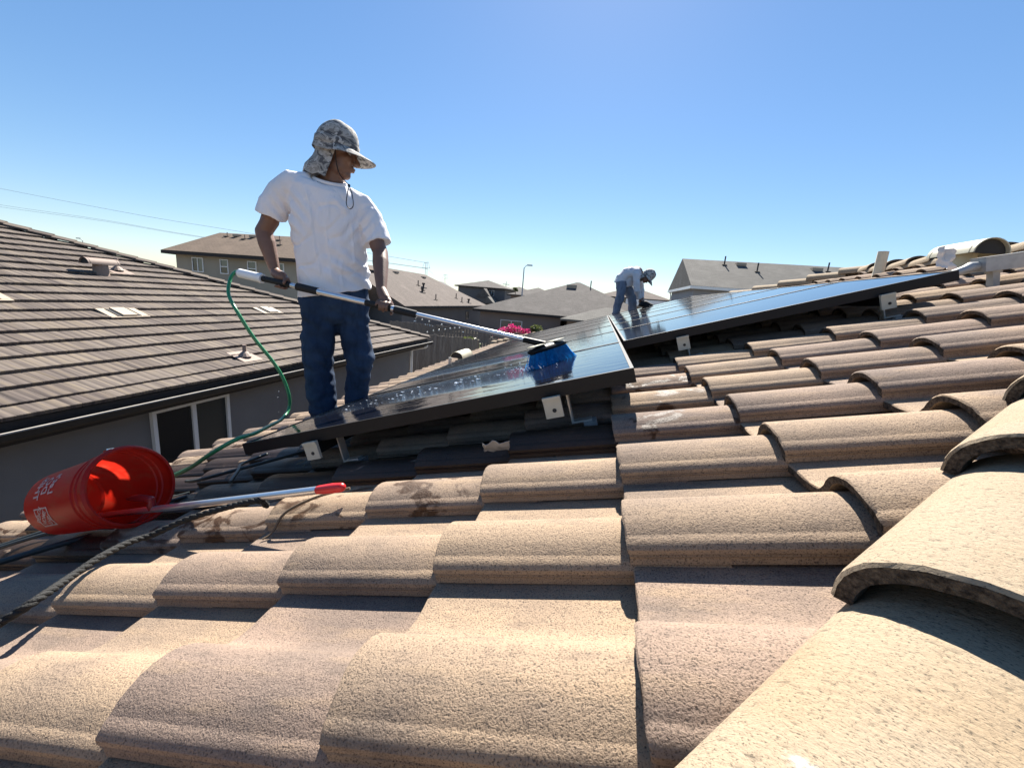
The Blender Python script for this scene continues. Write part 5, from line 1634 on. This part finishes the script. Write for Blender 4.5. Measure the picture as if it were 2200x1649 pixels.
# --- water on and around the near panel
rng = random.Random(21); wd = MB()
def onp(u, v, o=0): return U(u, v, ph(u) + o)
for k in range(80):
    t_ = rng.random()
    u = -.30 - 1.15 * t_ ** 1.4 + rng.gauss(0, .03); v = 1.42 - .10 * t_ + rng.gauss(0, .05 + .06 * t_)
    if not (-1.53 < u < .08 and .80 < v < 1.74): continue
    r_ = abs(rng.gauss(.0016, .0013)) + .0008
    wd.ball(onp(u, v, r_ * .3), (r_ * 2.2, r_ * 1.5, r_ * .6), 7, 5)
for k in range(70):
    u = -.37 + rng.gauss(0, .07); v = 1.34 + rng.gauss(0, .07)
    r_ = abs(rng.gauss(.0022, .0012)) + .0008
    wd.ball(onp(u, v, r_ + abs(rng.gauss(0, .02))), r_, 7, 5)
for k in range(12):
    r_ = rng.uniform(.0012, .0026)
    wd.ball(Vector((-2.0, 1.62, -.25)) + Vector((rng.gauss(0, .10), rng.gauss(0, .1), rng.uniform(-.25, .28))), r_, 7, 5)
for k in range(8):
    r_ = rng.uniform(.0018, .003)
    wd.ball(pole_o + pole_d * rng.uniform(.78, 1.1) + Vector((0, 0, -.03 - rng.random() * .015)), r_, 7, 5)
tag(wd.obj('water_drops', M['water'], None, smooth=60), 'splashing water drops scattered over the near solar panel around the brush', 'water', None, 'stuff')

# --- person 2: bending worker at the far end
M2 = Vector((.3321, 8.05, .1423)); R2, D2 = Vector((.9988, -.0488, 0)), Vector((.0488, .9988, 0))
L2 = F(M2, R2, D2)
wk = empty('person', (0, 0, 0), label='person in gray long sleeves and camouflage hat bending over the far panels', cat='person')
bd = MB()
bd.capsule([L2(-.08, .05, .80), L2(.05, .05, .95), L2(.18, .05, .95)], [.10, .11, .11], 14)
bd.capsule([L2(.20, .05, .94), L2(.30, .04, .915)], [.055, .052], 12)
h2p, h2R = head_parts(bd, L2(.395, .02, .885), R2 * .55 + D2 * -.28 + Vector((0, 0, -.80)), R2 * .80 + Vector((0, 0, .60)))
hA_, hB_ = L2(.318, -.06, .375), L2(.355, .14, .38)
for sh0, el, wr in ((L2(.17, -.12, .90), L2(.205, -.16, .63), L2(.30, -.08, .43)), (L2(.20, .20, .90), L2(.30, .24, .65), L2(.35, .15, .44))):
    bd.capsule([sh0, el], [.05, .042], 12); bd.capsule([el, wr], [.042, .028], 12)
for wr, hnd in ((L2(.30, -.08, .43), hA_), (L2(.35, .15, .44), hB_)):
    grip_hand(bd, wr, hnd, R2 + D2 * .2, wr - hnd, 1.0, 1, .014)
for pts in ([L2(-.09, -.06, .75), L2(-.08, -.08, .44), L2(-.135, -.05, .11)], [L2(-.04, .14, .74), L2(.155, .12, .46), L2(.19, .12, .21)]):
    bd.capsule(pts, [.075, .055, .045], 12)
link_mesh('body', remeshed(bd, .007, 3, 'body'), M['skin'], wk)
L = L2
s2 = MB()
def ring2(c, ax, a, b, n=22):
    ax = ax.normalized(); y_ = D2; z_ = ax.cross(y_).normalized()
    return [c + y_ * a * cos(2 * pi * k / n) + z_ * b * sin(2 * pi * k / n) for k in range(n)]
s2.loft([ring2(L2(-.13, .04, .70), Vector((.3, 0, 1)), .17, .12), ring2(L2(-.085, .04, .80), Vector((.6, 0, .9)), .175, .135), ring2(L2(0, .04, .895), Vector((.9, 0, .5)), .18, .135), ring2(L2(.10, .04, .93), Vector((1, 0, .1)), .19, .13), ring2(L2(.19, .04, .925), Vector((1, 0, -.15)), .18, .11), ring2(L2(.26, .04, .91), Vector((1, 0, -.2)), .09, .08)])
s2.tube([L2(.14, -.08, .93), L2(.17, -.13, .87), L2(.195, -.165, .70), L2(.21, -.16, .60), L2(.26, -.11, .50), L2(.29, -.085, .445)], [.07, .074, .066, .062, .052, .046], 16)
s2.tube([L2(.17, .16, .92), L2(.22, .21, .85), L2(.28, .24, .72), L2(.31, .23, .62), L2(.335, .18, .51), L2(.345, .155, .455)], [.07, .072, .064, .06, .05, .044], 16)
# loose front hem hanging from the belly
s2.tube([L2(.02, .02, .86), L2(.03, .02, .74), L2(.045, .02, .66)], [.13, .11, .095], 16)
me = remeshed(s2, .010, 4, 'shirt'); push(me, lambda co: .016 * noise.noise(co * 9) + .008 * noise.noise(co * 21)); link_mesh('shirt', me, M['gray_shirt'], wk)
j2 = MB()
j2.capsule([L2(-.085, .04, .775), L2(-.085, .04, .72)], [.118, .125], 18)
j2.tube([L2(-.10, -.05, .74), L2(-.085, -.075, .60), L2(-.078, -.085, .44), L2(-.115, -.06, .26), L2(-.138, -.05, .09)], [.115, .10, .085, .08, .075], 18)
j2.tube([L2(-.05, .12, .72), L2(.06, .13, .60), L2(.155, .12, .47), L2(.175, .12, .33), L2(.195, .12, .19)], [.115, .105, .092, .085, .082], 18)
me = remeshed(j2, .010, 4, 'jeans'); push(me, lambda co: .016 * noise.noise(co * 8) + .007 * noise.noise(co * 19)); link_mesh('jeans', me, M['denim_light'], wk)
for c0 in (L2(-.14, -.05, .03), L2(.19, .12, .14)):
    sm_ = MB().capsule([c0 + R2 * -.06, c0 + R2 * .06 + Vector((0, 0, .02)), c0 + R2 * .16], [.045, .048, .038], 12).capsule([c0 + Vector((0, 0, .1)), c0], [.05, .05], 12)
    link_mesh('boot', remeshed(sm_, .009, 3, 'boot'), M['leather'], wk)
hat(wk, h2p, h2R, 'camo_haze', .03)
bag = MB()
pts2 = [(.28, .30), (.30, .365), (.36, .405), (.43, .408), (.52, .37), (.60, .325), (.575, .30), (.42, .285)]
bag.loft([[L2(a * s + .44 * (1 - s), dd, z * s + .34 * (1 - s)) for a, z in pts2] for dd, s in ((-.16, .80), (-.12, .96), (0, 1.0), (.08, .96), (.12, .8))])
me = remeshed(bag, .010, 4, 'black_bag'); push(me, lambda co: .012 * noise.noise(co * 14))
tag(link_mesh('black_bag', me, M['black_cloth']), 'limp black cloth bag on the far panels under the bending worker', 'bag')
